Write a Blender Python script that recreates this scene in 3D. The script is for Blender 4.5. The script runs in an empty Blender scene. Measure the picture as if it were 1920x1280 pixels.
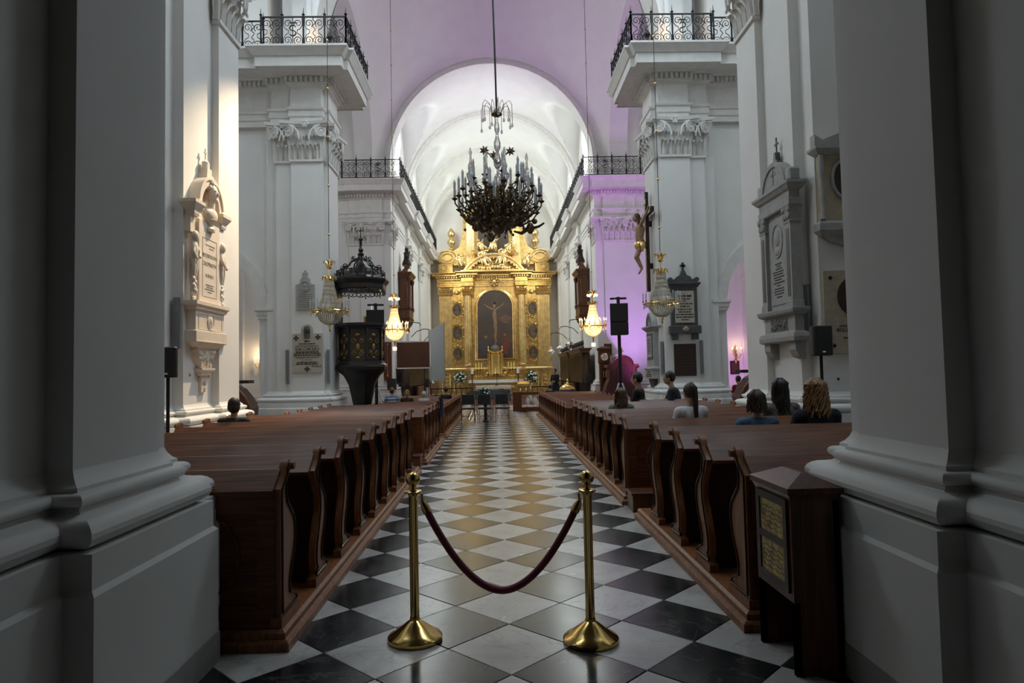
import bpy, bmesh, math, random
from mathutils import Vector, Matrix
random.seed(7)
S = bpy.context.scene
COL = S.collection
PI = math.pi
R = math.radians
sin, cos = math.sin, math.cos

# ------------------------------------------------------------------ camera
F = 1260.0
yc = Vector((930 - 960, -(699 - 640), -F)).normalized()
zc = Vector((-0.02, 1, 0)); zc = (zc - yc * zc.dot(yc)).normalized()
xc = yc.cross(zc)
cam_d = bpy.data.cameras.new('camera')
cam_d.sensor_width = 36; cam_d.lens = 36 * F / 1920
cam_d.clip_start = .05; cam_d.clip_end = 300
cam = bpy.data.objects.new('camera', cam_d); COL.objects.link(cam)
cam.matrix_world = Matrix.Translation((0, 0, 1.55)) @ Matrix((xc, yc, zc)).to_4x4()
S.camera = cam
# ------------------------------------------------------------------ world, exposure
wd = bpy.data.worlds.new('world'); S.world = wd; wd.use_nodes = True
wd.node_tree.nodes['Background'].inputs[0].default_value = (.55, .7, 1, 1)
wd.node_tree.nodes['Background'].inputs[1].default_value = .6
S.view_settings.view_transform = 'Standard'; S.view_settings.look = 'None'
S.view_settings.gamma = 1; S.view_settings.use_curve_mapping = False
S.view_settings.exposure = -0.95

# ------------------------------------------------------------------ daylight at the windows, lamps of the church, added transept fill
def aim(o, p, q):
    o.location = p
    o.rotation_euler = (Vector(q) - Vector(p)).to_track_quat('-Z', 'Y').to_euler()
def light(kind, name, p, q, e, col, size=1, size_y=None, angle=60, blend=.6):
    d = bpy.data.lights.new(name, kind); d.energy = e; d.color = col
    if kind == 'AREA':
        d.shape = 'RECTANGLE'; d.size = size; d.size_y = size_y or size
    else:
        d.shadow_soft_size = size
    if kind == 'SPOT':
        d.spot_size = R(angle); d.spot_blend = blend
    o = bpy.data.objects.new(name, d); COL.objects.link(o); aim(o, p, q)
    return o
DAY = (.72, .87, 1.0)
LANCET = []                        # clerestory windows: (side, y, z bottom, z top, width)
for sx in (-1, 1):
    for y in (33.2, 39.0, 44.8):
        light('AREA', 'chancel_window_light', (sx * 4.45, y, 12.6), (sx * -2.0, y, 9.2), 520, (.92, 1, .98), 2.0, 2.3)
    light('AREA', 'nave_window_light', (sx * 5.1, 14.9, 13.9), (sx * -1.0, 14.2, 6.0), 760 if sx < 0 else 860, DAY, 3.2, 3.3)
    light('AREA', 'nave_window_light', (sx * 5.1, 7.0, 13.9), (sx * -2.0, 11.5, 4.0), 290 if sx < 0 else 400, DAY, 3.0, 3.3)
    light('AREA', 'transept_fill_light', (sx * 11.2, 25.0, 10.2), (0, 25.5, 7), 310, (.92, .96, 1), 2.6, 4.0)  # added area light; the outer wall has no window here
    light('SPOT', 'altar_spotlight', (sx * 3.7, 37.5, 10.4), (sx * -.9, 48, 6.0), 1700, (1, .84, .58), .12, angle=54, blend=.9)
light('SPOT', 'memorial_spotlight', (-2.3, 13.6, 8.6), (-4.5, 10.7, 2.9), 6000, (1, .77, .50), .06, angle=54, blend=.9)
PURPLE = (.66, .16, 1.0)
light('SPOT', 'stage_uplight', (6.9, 26.4, .3), (5.5, 30.2, 5.6), 1900, (.64, .28, 1), .12, angle=80, blend=1)
light('SPOT', 'stage_uplight', (5.2, 25.2, .35), (2.6, 27.4, 16), 2700, PURPLE, .12, angle=75, blend=1)
light('SPOT', 'stage_uplight', (-5.2, 25.2, .35), (-1.0, 27.4, 16), 300, (.85, .45, 1), .12, angle=75, blend=1)
light('SPOT', 'stage_uplight', (8.3, 23.4, .3), (9.3, 26.0, 3.2), 480, (.85, .30, 1), .12, angle=100, blend=1)

# ------------------------------------------------------------------ materials
MATS = {}
def mat(name, col, rough=.6, metal=0, var=.12, scale=6, bump=0, bscale=40, coat=0, emit=None, col2=None, objvar=0, **kw):
    if name in MATS: return MATS[name]
    m = bpy.data.materials.new(name); m.use_nodes = True
    nt = m.node_tree; N = nt.nodes; L = nt.links
    b = N['Principled BSDF']
    b.inputs['Roughness'].default_value = rough
    b.inputs['Metallic'].default_value = metal
    if coat:
        b.inputs['Coat Weight'].default_value = coat; b.inputs['Coat Roughness'].default_value = .12
    tc = N.new('ShaderNodeTexCoord')
    nz = N.new('ShaderNodeTexNoise'); nz.inputs['Scale'].default_value = scale; nz.inputs['Detail'].default_value = 5
    L.new(tc.outputs['Object'], nz.inputs['Vector'])
    rp = N.new('ShaderNodeValToRGB')
    c2 = col2 or tuple(c * (1 - var) for c in col)
    rp.color_ramp.elements[0].position = .32; rp.color_ramp.elements[1].position = .68
    rp.color_ramp.elements[0].color = (*c2, 1); rp.color_ramp.elements[1].color = (*col, 1)
    L.new(nz.outputs['Fac'], rp.inputs['Fac'])
    out = rp.outputs['Color']
    if objvar:
        oi = N.new('ShaderNodeObjectInfo'); mr = N.new('ShaderNodeMapRange')
        mr.inputs['To Min'].default_value = 1 - objvar; mr.inputs['To Max'].default_value = 1 + objvar
        L.new(oi.outputs['Random'], mr.inputs['Value'])
        hs = N.new('ShaderNodeHueSaturation'); L.new(mr.outputs[0], hs.inputs['Value']); L.new(out, hs.inputs['Color'])
        out = hs.outputs['Color']
    L.new(out, b.inputs['Base Color'])
    if bump:
        n2 = N.new('ShaderNodeTexNoise'); n2.inputs['Scale'].default_value = bscale
        L.new(tc.outputs['Object'], n2.inputs['Vector'])
        bp = N.new('ShaderNodeBump'); bp.inputs['Strength'].default_value = bump; bp.inputs['Distance'].default_value = .01
        L.new(n2.outputs['Fac'], bp.inputs['Height']); L.new(bp.outputs['Normal'], b.inputs['Normal'])
    if emit:
        b.inputs['Emission Color'].default_value = (*emit[0], 1); b.inputs['Emission Strength'].default_value = emit[1]
    for k, v in kw.items():
        b.inputs[k.replace('_', ' ')].default_value = v
    m['tc'] = 1
    MATS[name] = m
    return m
def wood(name, a, b, rough=.35, axis=0, coat=.3):
    if name in MATS: return MATS[name]
    m = mat(name, a, rough, coat=coat, col2=b)
    nt = m.node_tree; N = nt.nodes; L = nt.links
    nz = [n for n in N if n.type == 'TEX_NOISE'][0]; tc = [n for n in N if n.type == 'TEX_COORD'][0]
    mp = N.new('ShaderNodeMapping'); sc = [28, 28, 28]; sc[axis] = 1.6
    mp.inputs['Scale'].default_value = sc
    L.new(tc.outputs['Object'], mp.inputs['Vector']); L.new(mp.outputs[0], nz.inputs['Vector'])
    N['Principled BSDF'].inputs['Specular IOR Level'].default_value = .3
    nz.inputs['Scale'].default_value = 1.0; nz.inputs['Distortion'].default_value = 1.2
    return m
def marble(name, a, b, vein, rough=.16):
    if name in MATS: return MATS[name]
    m = mat(name, a, rough, col2=b, scale=2.2, objvar=.14)
    nt = m.node_tree; N = nt.nodes; L = nt.links
    bs = N['Principled BSDF']; src = bs.inputs['Base Color'].links[0].from_socket
    tc = [n for n in N if n.type == 'TEX_COORD'][0]
    ge = N.new('ShaderNodeNewGeometry')
    nz = [n for n in N if n.type == 'TEX_NOISE'][0]; L.new(ge.outputs['Position'], nz.inputs['Vector'])
    wv = N.new('ShaderNodeTexNoise'); wv.inputs['Scale'].default_value = 2.6; wv.inputs['Detail'].default_value = 8
    wv.inputs['Distortion'].default_value = 1.5
    L.new(ge.outputs['Position'], wv.inputs['Vector'])
    rp = N.new('ShaderNodeValToRGB'); e = rp.color_ramp.elements
    e[0].position = .485; e[0].color = (0, 0, 0, 1); e[1].position = .515; e[1].color = (0, 0, 0, 1)
    k = e.new(.5); k.color = (.55, .55, .55, 1)
    L.new(wv.outputs['Fac'], rp.inputs['Fac'])
    mx = N.new('ShaderNodeMixRGB'); mx.inputs[2].default_value = (*vein, 1)
    L.new(rp.outputs[0], mx.inputs[0]); L.new(src, mx.inputs[1]); L.new(mx.outputs[0], bs.inputs['Base Color'])
    rr = N.new('ShaderNodeMapRange'); rr.inputs['To Min'].default_value = rough * .8; rr.inputs['To Max'].default_value = rough * 1.7
    L.new(nz.outputs['Fac'], rr.inputs['Value']); L.new(rr.outputs[0], bs.inputs['Roughness'])
    return m
PLA = mat('lime_plaster', (.80, .79, .76), .75, var=.05, scale=1.5, bump=.05, bscale=30)
STUC = mat('stucco', (.78, .76, .72), .7, var=.10, scale=5, bump=.05)
MW = marble('white_marble_tile', (.62, .60, .57), (.47, .46, .45), (.30, .30, .31), .20)
MBK = marble('black_marble_tile', (.030, .034, .036), (.014, .016, .018), (.10, .11, .11), .17)
BROWNP = mat('bounce_dimming_brown', (.20, .13, .075), .7, var=.3, scale=3)  # brown chosen to dim and warm the bounce from unseen surfaces
JOINT = mat('floor_bedding', (.16, .15, .14), .7)
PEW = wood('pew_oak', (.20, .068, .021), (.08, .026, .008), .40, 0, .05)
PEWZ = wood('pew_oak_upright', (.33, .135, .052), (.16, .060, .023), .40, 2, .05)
DKW = wood('dark_walnut', (.040, .018, .010), (.018, .008, .005), .42, 2, .2)
MIDW = wood('red_walnut', (.150, .050, .020), (.070, .023, .010), .40, 2, .25)
IRON = mat('wrought_iron', (.018, .018, .020), .5, .6, var=.3)
BLK = mat('black_plastic', (.012, .012, .013), .55, var=.2)
GOLD = mat('gilding', (.80, .53, .19), .28, .95, var=.40, scale=5, bump=.25, bscale=26)
GOLDP = mat('gilding_pale', (.90, .66, .30), .27, .92, var=.30, scale=4, bump=.15, bscale=18)
BRASS = mat('polished_brass', (.80, .56, .20), .16, 1, var=.08)
OLDB = mat('old_bronze', (.15, .105, .055), .42, .85, var=.4, scale=14)
CRY = mat('cut_crystal', (.80, .80, .78), .06, 0, var=.05, Transmission_Weight=.85, IOR=1.5)
CANDLE = mat('candle_sleeve', (.50, .52, .55), .45, var=.06)
GREY = mat('grey_limestone', (.40, .40, .38), .75, var=.2, scale=9, bump=.1)
GREYD = mat('dark_grey_marble', (.085, .088, .092), .45, var=.35, scale=7)
CREAM = mat('cream_marble', (.80, .70, .58), .5, var=.10, scale=5)
OCHRE = mat('ochre_travertine', (.46, .40, .29), .7, var=.2, scale=12)
TXT = mat('engraved_letters', (.030, .028, .026), .7)
TXTG = mat('engraved_letters_grey', (.22, .19, .16), .7)
LINEN = mat('altar_linen', (.80, .78, .76), .8, var=.06)
CHROME = mat('chromed_steel', (.75, .75, .76), .2, 1)

# ------------------------------------------------------------------ mesh helpers
class MB:
    def __init__(s): s.v = []; s.f = []
    def add(s, vs, fs, M=None):
        o = len(s.v)
        if M is not None: vs = [M @ Vector(p) for p in vs]
        s.v.extend(tuple(p) for p in vs); s.f.extend(tuple(i + o for i in q) for q in fs)
        return s
    def mb(s, other, M=None): return s.add(other.v, other.f, M)
    def box(s, x0, x1, y0, y1, z0, z1, M=None):
        return s.add([(x0, y0, z0), (x1, y0, z0), (x1, y1, z0), (x0, y1, z0), (x0, y0, z1), (x1, y0, z1), (x1, y1, z1), (x0, y1, z1)],
                     [(3, 2, 1, 0), (4, 5, 6, 7), (0, 1, 5, 4), (1, 2, 6, 5), (2, 3, 7, 6), (3, 0, 4, 7)], M)
    def cb(s, x, y, z, w, d, h, M=None):       # box by centre of its base
        return s.box(x - w / 2, x + w / 2, y - d / 2, y + d / 2, z, z + h, M)
    def prism(s, pts, a, b, ax='y', M=None):
        f = {'y': lambda p, t: (p[0], t, p[1]), 'x': lambda p, t: (t, p[0], p[1]), 'z': lambda p, t: (p[0], p[1], t)}[ax]
        n = len(pts)
        return s.add([f(p, a) for p in pts] + [f(p, b) for p in pts],
                     [tuple(range(n - 1, -1, -1)), tuple(range(n, 2 * n))] + [(i, (i + 1) % n, n + (i + 1) % n, n + i) for i in range(n)], M)
    def lathe(s, prof, n=16, c=(0, 0, 0), M=None, a0=0, a1=2 * PI):
        full = abs(a1 - a0 - 2 * PI) < 1e-6; k = n if full else n + 1
        vs = []; fs = []
        for r, z in prof:
            for i in range(k):
                a = a0 + (a1 - a0) * i / n
                vs.append((c[0] + max(r, 1e-4) * cos(a), c[1] + max(r, 1e-4) * sin(a), c[2] + z))
        for j in range(len(prof) - 1):
            for i in range(n):
                i2 = (i + 1) % k
                fs.append((j * k + i, j * k + i2, (j + 1) * k + i2, (j + 1) * k + i))
        if full:
            if prof[0][0] > 1e-3: fs.append(tuple(range(k - 1, -1, -1)))
            if prof[-1][0] > 1e-3: fs.append(tuple((len(prof) - 1) * k + i for i in range(k)))
        return s.add(vs, fs, M)
    def tube(s, pts, r, n=6, closed=False, M=None):
        pts = [Vector(p) for p in pts]; m = len(pts); vs = []; fs = []
        rr = r if isinstance(r, (list, tuple)) else [r] * m
        up = None
        for i, p in enumerate(pts):
            t = (pts[(i + 1) % m] - pts[i - 1]) if closed else (pts[min(i + 1, m - 1)] - pts[max(i - 1, 0)])
            if t.length < 1e-9: t = Vector((0, 0, 1))
            t.normalize()
            if up is None:
                up = t.orthogonal().normalized()
            up = (up - t * up.dot(t))
            up = up.normalized() if up.length > 1e-6 else t.orthogonal().normalized()
            w = t.cross(up)
            for k in range(n):
                a = 2 * PI * k / n
                vs.append(p + (up * cos(a) + w * sin(a)) * rr[i])
        for i in range(m if closed else m - 1):
            j = (i + 1) % m
            for k in range(n):
                k2 = (k + 1) % n
                fs.append((i * n + k, i * n + k2, j * n + k2, j * n + k))
        if not closed:
            fs.append(tuple(range(n - 1, -1, -1))); fs.append(tuple((m - 1) * n + k for k in range(n)))
        return s.add(vs, fs, M)
    def ball(s, c, r, u=8, v=6, M=None):
        if not isinstance(r, (tuple, list)): r = (r, r, r)
        vs = [(c[0], c[1], c[2] - r[2])]; fs = []
        for j in range(1, v):
            b = -PI / 2 + PI * j / v
            for i in range(u):
                a = 2 * PI * i / u
                vs.append((c[0] + r[0] * cos(b) * cos(a), c[1] + r[1] * cos(b) * sin(a), c[2] + r[2] * sin(b)))
        vs.append((c[0], c[1], c[2] + r[2])); e = len(vs) - 1
        for i in range(u):
            i2 = (i + 1) % u
            fs.append((0, 1 + i2, 1 + i)); fs.append((e, e - u + i, e - u + i2))
            for j in range(v - 2):
                fs.append((1 + j * u + i, 1 + j * u + i2, 1 + (j + 1) * u + i2, 1 + (j + 1) * u + i))
        return s.add(vs, fs, M)
    def cone(s, p, q, r0, r1, n=8, M=None): return s.tube([p, q], [r0, r1], n, M=M)
    def grid(s, fn, nu, nv, M=None, thick=None):
        vs = [fn(i / nu, j / nv) for j in range(nv + 1) for i in range(nu + 1)]
        fs = [(j * (nu + 1) + i, j * (nu + 1) + i + 1, (j + 1) * (nu + 1) + i + 1, (j + 1) * (nu + 1) + i) for j in range(nv) for i in range(nu)]
        return s.add(vs, fs, M)
    def ring(s, poly, prof, caps=True, M=None):
        n = len(poly); vs = []; fs = []
        nor = []
        for i in range(n):
            a, b, c = Vector(poly[i - 1]), Vector(poly[i]), Vector(poly[(i + 1) % n])
            e1 = (b - a).normalized(); e2 = (c - b).normalized()
            n1 = Vector((e1.y, -e1.x)); n2 = Vector((e2.y, -e2.x))
            d = 1 + n1.dot(n2)
            nor.append((n1 + n2) / d if d > .05 else n1)
        for d, z in prof:
            for i in range(n):
                vs.append((poly[i][0] + nor[i].x * d, poly[i][1] + nor[i].y * d, z))
        for j in range(len(prof) - 1):
            for i in range(n):
                i2 = (i + 1) % n
                fs.append((j * n + i, j * n + i2, (j + 1) * n + i2, (j + 1) * n + i))
        if caps:
            fs.append(tuple(range(n - 1, -1, -1))); fs.append(tuple((len(prof) - 1) * n + i for i in range(n)))
        return s.add(vs, fs, M)
    def mesh(s, name, m=None, smooth=0, bevel=0):
        me = bpy.data.meshes.new(name); me.from_pydata(s.v, [], s.f); me.update()
        if bevel:
            b = bmesh.new(); b.from_mesh(me)
            bmesh.ops.remove_doubles(b, verts=b.verts, dist=1e-5)
            bmesh.ops.bevel(b, geom=[e for e in b.edges if e.is_manifold and e.calc_face_angle(0) > .6], offset=bevel, segments=1, affect='EDGES', profile=.5)
            b.to_mesh(me); b.free()
        if smooth:
            me.polygons.foreach_set('use_smooth', [True] * len(me.polygons))
            try: me.set_sharp_from_angle(angle=R(smooth))
            except Exception: pass
        if m: me.materials.append(m)
        return me
    def build(s, name, m, parent=None, smooth=0, bevel=0, loc=None, rz=None):
        return link(name, s.mesh(name, m, smooth, bevel), parent, loc, rz)
def link(name, me, parent=None, loc=None, rz=None):
    o = bpy.data.objects.new(name, me); COL.objects.link(o)
    if parent is not None: o.parent = parent
    if loc is not None: o.location = loc
    if rz is not None: o.rotation_euler = (0, 0, rz)
    return o
def tag(o, label=None, cat=None, group=None, kind=None):
    if label: o['label'] = label
    if cat: o['category'] = cat
    if group: o['group'] = group
    if kind: o['kind'] = kind
    return o
def thing(name, label, cat, loc=(0, 0, 0), rz=0, group=None, kind=None):
    o = bpy.data.objects.new(name, None); COL.objects.link(o)
    o.empty_display_size = .1
    o.location = loc; o.rotation_euler = (0, 0, rz)
    return tag(o, label, cat, group, kind)
def struct(o, label=None, cat=None): return tag(o, label, cat, None, 'structure')
def dup(root, loc=None, rz=None, label=None, group=None, parent=None):
    def cp(o, par):
        c = o.copy(); COL.objects.link(c); c.parent = par
        for ch in list(o.children): cp(ch, c)
        return c
    r = cp(root, parent)
    if loc is not None: r.location = loc
    if rz is not None: r.rotation_euler = (0, 0, rz)
    if label: r['label'] = label
    if group: r['group'] = group
    return r
def T(x=0, y=0, z=0, rx=0, ry=0, rz=0, s=1):
    M = Matrix.Translation((x, y, z)) @ Matrix.Rotation(rz, 4, 'Z') @ Matrix.Rotation(ry, 4, 'Y') @ Matrix.Rotation(rx, 4, 'X')
    return M @ (Matrix.Diagonal((*s, 1)) if isinstance(s, (tuple, list)) else Matrix.Scale(s, 4))
def arc(cx, cz, r, a0, a1, n): return [(cx + r * cos(a0 + (a1 - a0) * i / n), cz + r * sin(a0 + (a1 - a0) * i / n)) for i in range(n + 1)]
def spiral(c, r0, r1, a0, turns, n=22):      # 2d points
    return [(c[0] + (r0 + (r1 - r0) * i / n) * cos(a0 + turns * 2 * PI * i / n), c[1] + (r0 + (r1 - r0) * i / n) * sin(a0 + turns * 2 * PI * i / n)) for i in range(n + 1)]
def text(name, s, size, m, parent, loc, rot, ext=.002, align='CENTER'):
    c = bpy.data.curves.new(name, 'FONT'); c.body = s; c.size = size; c.align_x = align; c.align_y = 'CENTER'
    c.extrude = ext; c.resolution_u = 2; c.materials.append(m)
    tmp = bpy.data.objects.new(name, c); COL.objects.link(tmp)
    me = bpy.data.meshes.new_from_object(tmp.evaluated_get(bpy.context.evaluated_depsgraph_get()))
    bpy.data.objects.remove(tmp)
    o = link(name, me, parent, loc); o.rotation_euler = rot
    return o
# ================================================================== STRUCTURE
# ---- floor with marble tiles laid diagonally
fb = MB(); fb.box(-12.5, 12.5, -4.5, 50.5, -.2, -.022)
floor = struct(fb.build('floor', JOINT), 'church floor paved with black and white marble laid in a diagonal checker')
hs = .35
def tile_mesh(name, m):
    b = MB(); g = .0035; t = .004
    q = [(0, -hs + g), (hs - g, 0), (0, hs - g), (-hs + g, 0)]
    q2 = [(x * (1 - t / hs), y * (1 - t / hs)) for x, y in q]
    b.add([(x, y, -.03) for x, y in q] + [(x, y, -.0025) for x, y in q] + [(x, y, 0) for x, y in q2],
          [(8, 9, 10, 11)] + [(i, (i + 1) % 4, 4 + (i + 1) % 4, 4 + i) for i in range(4)] + [(4 + i, 4 + (i + 1) % 4, 8 + (i + 1) % 4, 8 + i) for i in range(4)])
    return b, b.mesh(name, m)
tb, tw_me = tile_mesh('white_tile', MW); _, tk_me = tile_mesh('black_tile', MBK)
spots = []
for j in range(-24, 128):
    for i in range(-34, 35):
        if (i + j) % 2: continue
        x, y = .05 + i * hs, 3.88 + j * hs
        if y > 48 or y < -4.2: continue
        vis = (-1.75 < x < 2.05 and 2.4 < y < 4.4) or (-1.5 < x < 1.75 and 4.4 <= y < 26)
        spots.append((0 if vis else 1, y, x, i))
spots.sort()
rw, rk = MB(), MB()
for k, (h, y, x, i) in enumerate(spots):
    w = i % 2 == 0
    if k < 300 and h == 0:
        link('marble_tile', tw_me if w else tk_me, floor, (x, y, random.uniform(-.0006, .0006)))
    elif abs(x) < 10.8:
        (rw if w else rk).add(tb.v, tb.f, T(x, y, 0))
tag(rw.build('distant_white_tiles', MW, floor), kind='stuff'); tag(rk.build('distant_black_tiles', MBK, floor), kind='stuff')

# ---- profiles
def torus(d0, z0, z1, out, n=9):       # half-round moulding between two heights
    h = (z1 - z0) / 2
    return [(d0 + out * sin(PI * i / n), z0 + h - h * cos(PI * i / n)) for i in range(n + 1)]
BASE = [(.22, 0), (.22, .72), (.20, .74), (.20, .88)] + torus(.11, .882, 1.005, .085) + [(.10, 1.008), (.082, 1.012), (.072, 1.022), (.07, 1.032)] + torus(.065, 1.034, 1.092, .035) + [(.05, 1.094), (.05, 1.112), (.03, 1.125), (.012, 1.15), (0, 1.18)]
ENT = [(.02, 8.45), (.02, 8.60), (.05, 8.62), (.05, 8.78), (.085, 8.80), (.10, 8.86), (.01, 8.88), (0, 9.42), (.05, 9.46), (.07, 9.50), (.14, 9.51),
       (.14, 9.66), (.22, 9.67), (.25, 9.72), (.30, 9.74), (.70, 9.74), (.70, 9.70), (.72, 9.70), (.72, 9.96), (.76, 9.97), (.79, 10.01), (.88, 10.12), (.91, 10.15), (.91, 10.20), (0, 10.23)]
def ent(k, dz=0): return [(d * k if d > .2 else d, z + dz) for d, z in ENT]
def offs(poly, d):
    n = len(poly); out = []
    for i in range(n):
        a, b, c = Vector(poly[i - 1]), Vector(poly[i]), Vector(poly[(i + 1) % n])
        e1 = (b - a).normalized(); e2 = (c - b).normalized()
        m = (Vector((e1.y, -e1.x)) + Vector((e2.y, -e2.x))) / (1 + e1.dot(e2))
        out.append((b.x + m.x * d, b.y + m.y * d))
    return out
def dentils(poly, parent, skip=()):
    b = MB(); P = offs(poly, .14)
    for i in range(len(P)):
        if i in skip: continue
        a, c = Vector(P[i]), Vector(P[(i + 1) % len(P)]); L_ = (c - a).length
        if L_ < .12: continue
        e = (c - a) / L_; nrm = Vector((e.y, -e.x)); n = max(1, int(L_ / .125))
        for k in range(n):
            p = a + e * ((k + .5) * L_ / n)
            M = Matrix(((e.x, nrm.x, 0, p.x), (e.y, nrm.y, 0, p.y), (0, 0, 1, 0), (0, 0, 0, 1)))
            b.box(-.037, .037, 0, .075, 9.525, 9.65, M)
    return tag(b.build('dentils', STUC, parent), kind='stuff')
def mir(poly, s): return poly if s < 0 else [(-x, y) for x, y in reversed(poly)]

# ---- capital of a pilaster: local front faces -y, width w, height 1.08
def leaf_me(lw, lh, name):
    path = [(.02, 0), (.035, .25), (.045, .5), (.055, .7), (.085, .88), (.135, .985), (.18, .97), (.19, .88)]
    wid = [.80, .95, 1.0, .98, .85, .70, .50, .25]
    b = MB(); nu = 8
    def fn(u, v):
        t = v * (len(path) - 1); i = min(int(t), len(path) - 2); f = t - i
        y = path[i][0] * (1 - f) + path[i + 1][0] * f; z = path[i][1] * (1 - f) + path[i + 1][1] * f
        w = wid[i] * (1 - f) + wid[i + 1] * f
        s = u * 2 - 1; k = 1 - .16 * (abs(sin(v * PI * 5)) if abs(s) > .9 else 0)
        return (s * w * k * lw / 2, -(y + .030 * cos(s * PI * 2.0) * (1 - v * .4) + .03 * (1 - s * s)), z * lh)
    b.grid(fn, nu, 14)
    me = b.mesh(name, STUC, 60)
    return me
LEAF = [leaf_me(.24, .40, 'acanthus_leaf'), leaf_me(.24, .66, 'acanthus_leaf')]
vb = MB()
sp = spiral((0, 0), .165, .03, PI / 2, 2.1, 34)
vb.tube([(x, 0, z) for x, z in sp], [.034 - .018 * i / 34 for i in range(35)], 6)
vb.lathe([(.0, -.03), (.03, -.03), (.045, 0), (.03, .03), (0, .03)], 8, M=T(rx=PI / 2))
vb.box(-.14, .14, .0, .02, -.14, .14)
vb.tube([(0, .0, .165), (-.14, .02, .12), (-.26, .05, -.02), (-.32, .06, -.25)], [.035, .035, .03, .02], 6)
VOL = vb.mesh('volute', STUC, 50)
rb = MB(); rb.ball((0, 0, 0), (.05, .03, .05), 8, 5)
for k in range(6): rb.ball((.07 * cos(k * PI / 3), -.01, .07 * sin(k * PI / 3)), (.04, .025, .04), 6, 4)
ROSE = rb.mesh('rosette', STUC, 60)
def capital(parent, w, loc, rz, half=False):
    b = MB(); h = w / 2; d = .07
    b.prism([(-h - .03, -.0), (h + .03, -.0), (h + .045, .03), (h + .03, .06), (-h - .03, .06), (-h - .045, .03)], -.045, .10, 'y')   # astragal
    b.add([(-h, 0, .05), (h, 0, .05), (h, .12, .05), (-h, .12, .05), (-h - .03, -.05, .93), (h + .03, -.05, .93), (h + .03, .12, .93), (-h - .03, .12, .93)],
          [(0, 1, 5, 4), (1, 2, 6, 5), (3, 0, 4, 7), (4, 5, 6, 7)])
    n = 12; top = [(-h - .20 + (2 * h + .40) * i / n, -.20 + .10 * sin(PI * i / n)) for i in range(n + 1)] + [(h + .13, .12), (-h - .13, .12)]
    b.ring(top, [(-.03, .93), (-.01, .96), (-.02, .985), (.02, 1.0), (.03, 1.05), (.035, 1.08)])
    c = b.build('capital', STUC, parent, 40, loc=loc, rz=rz)
    nl = 2 if half else 4
    for i in range(nl):
        link('leaf', LEAF[0], c, (-h + w * (i + .5) / nl, .02, .055)).scale = (w / nl / .24 * .98, 1, 1)
    for i in range(nl + 1):
        o = link('leaf', LEAF[1], c, (-h + w * i / nl, .05, .055)); o.scale = (w / nl / .24 * .92, 1, 1)
        if i == 0: o.rotation_euler = (0, 0, R(-40))
        if i == nl: o.rotation_euler = (0, 0, R(40))
    for sx in (-1, 1):
        o = link('volute', VOL, c, (sx * (h + .02), -.12, .80)); o.scale = (sx, 1, 1); o.rotation_euler = (0, 0, sx * R(28))
    link('rosette', ROSE, c, (0, -.13, 1.0))
    return c

# ---- near piers under the organ gallery
for s, xo in ((-1, 1.78), (1, 1.95)):
    x1 = xo + .06; x2 = xo + .12; x3 = xo + .34
    poly = [(-11.4, 1.0), (-x3, 1.0), (-x3, 2.45), (-x2, 2.45), (-x2, 2.88), (-xo, 2.88), (-xo, 3.60), (-x1, 3.60), (-x1, 3.78), (-11.4, 3.78)]  # outer ends, out of view, widened to block light into the vestibule
    poly = mir(poly, s)
    r = struct(thing('near_pier', '%s pier framing the view, white plaster with dark side strips' % ('left' if s < 0 else 'right'), 'pier'))
    MB().ring(poly, [(0, 1.15), (0, 6.0)]).build('shaft', PLA, r)
    MB().ring(poly, BASE).build('pier_base', PLA, r, 25)
    MB().ring(offs(poly, .0), [(.226, 0), (.226, .16), (.221, .165)], caps=False).build('marble_skirting', GREY, r)
gb = MB(); gb.box(-12.5, 12.5, -4.5, 4.85, 5.5, 6.1)  # unseen slab; front edge lengthened to shade the foreground
struct(gb.build('ceiling', BROWNP), 'underside of the organ gallery above the entrance')
wb = MB(); wb.box(-12.5, 12.5, -4.8, -4.5, 0, 17)
struct(wb.build('wall_back', BROWNP), 'entrance wall behind the viewer')

# ---- nave side walls, roof
for s in (-1, 1):
    b = MB(); b.box(s * 11.5 - .2, s * 11.5 + .2, -4.5, 31, 0, 17.5)
    struct(b.build('wall_left_aisle' if s < 0 else 'wall_right_aisle', PLA), 'plain outer wall of the %s aisle' % ('left' if s < 0 else 'right'))
    b = MB()      # clerestory wall above the nave entablature with window openings
    for y0, y1 in ((4.1, 5.4), (8.6, 13.2), (16.6, 18.6)): b.box(s * 5.25 - .2, s * 5.25 + .2, y0, y1, 10.22 if y0 < 12 else 12.7, 17)
    for y0, y1 in ((5.4, 8.6), (13.2, 16.6)): b.box(s * 5.25 - .2, s * 5.25 + .2, y0, y1, 15.7, 17); b.box(s * 5.25 - .2, s * 5.25 + .2, y0, y1, 11.7, 12.2)
    struct(b.build('wall_%s_clerestory' % ('left' if s < 0 else 'right'), PLA), 'clerestory wall with windows high above the %s side of the nave' % ('left' if s < 0 else 'right'))
b = MB(); b.box(-12.5, 12.5, -4.5, 18.6, 17, 17.4); b.box(-12.5, 12.5, 18.6, 51, 19.6, 20)
struct(b.build('ceiling_roof', PLA), 'plastered roof high above the nave')

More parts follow.
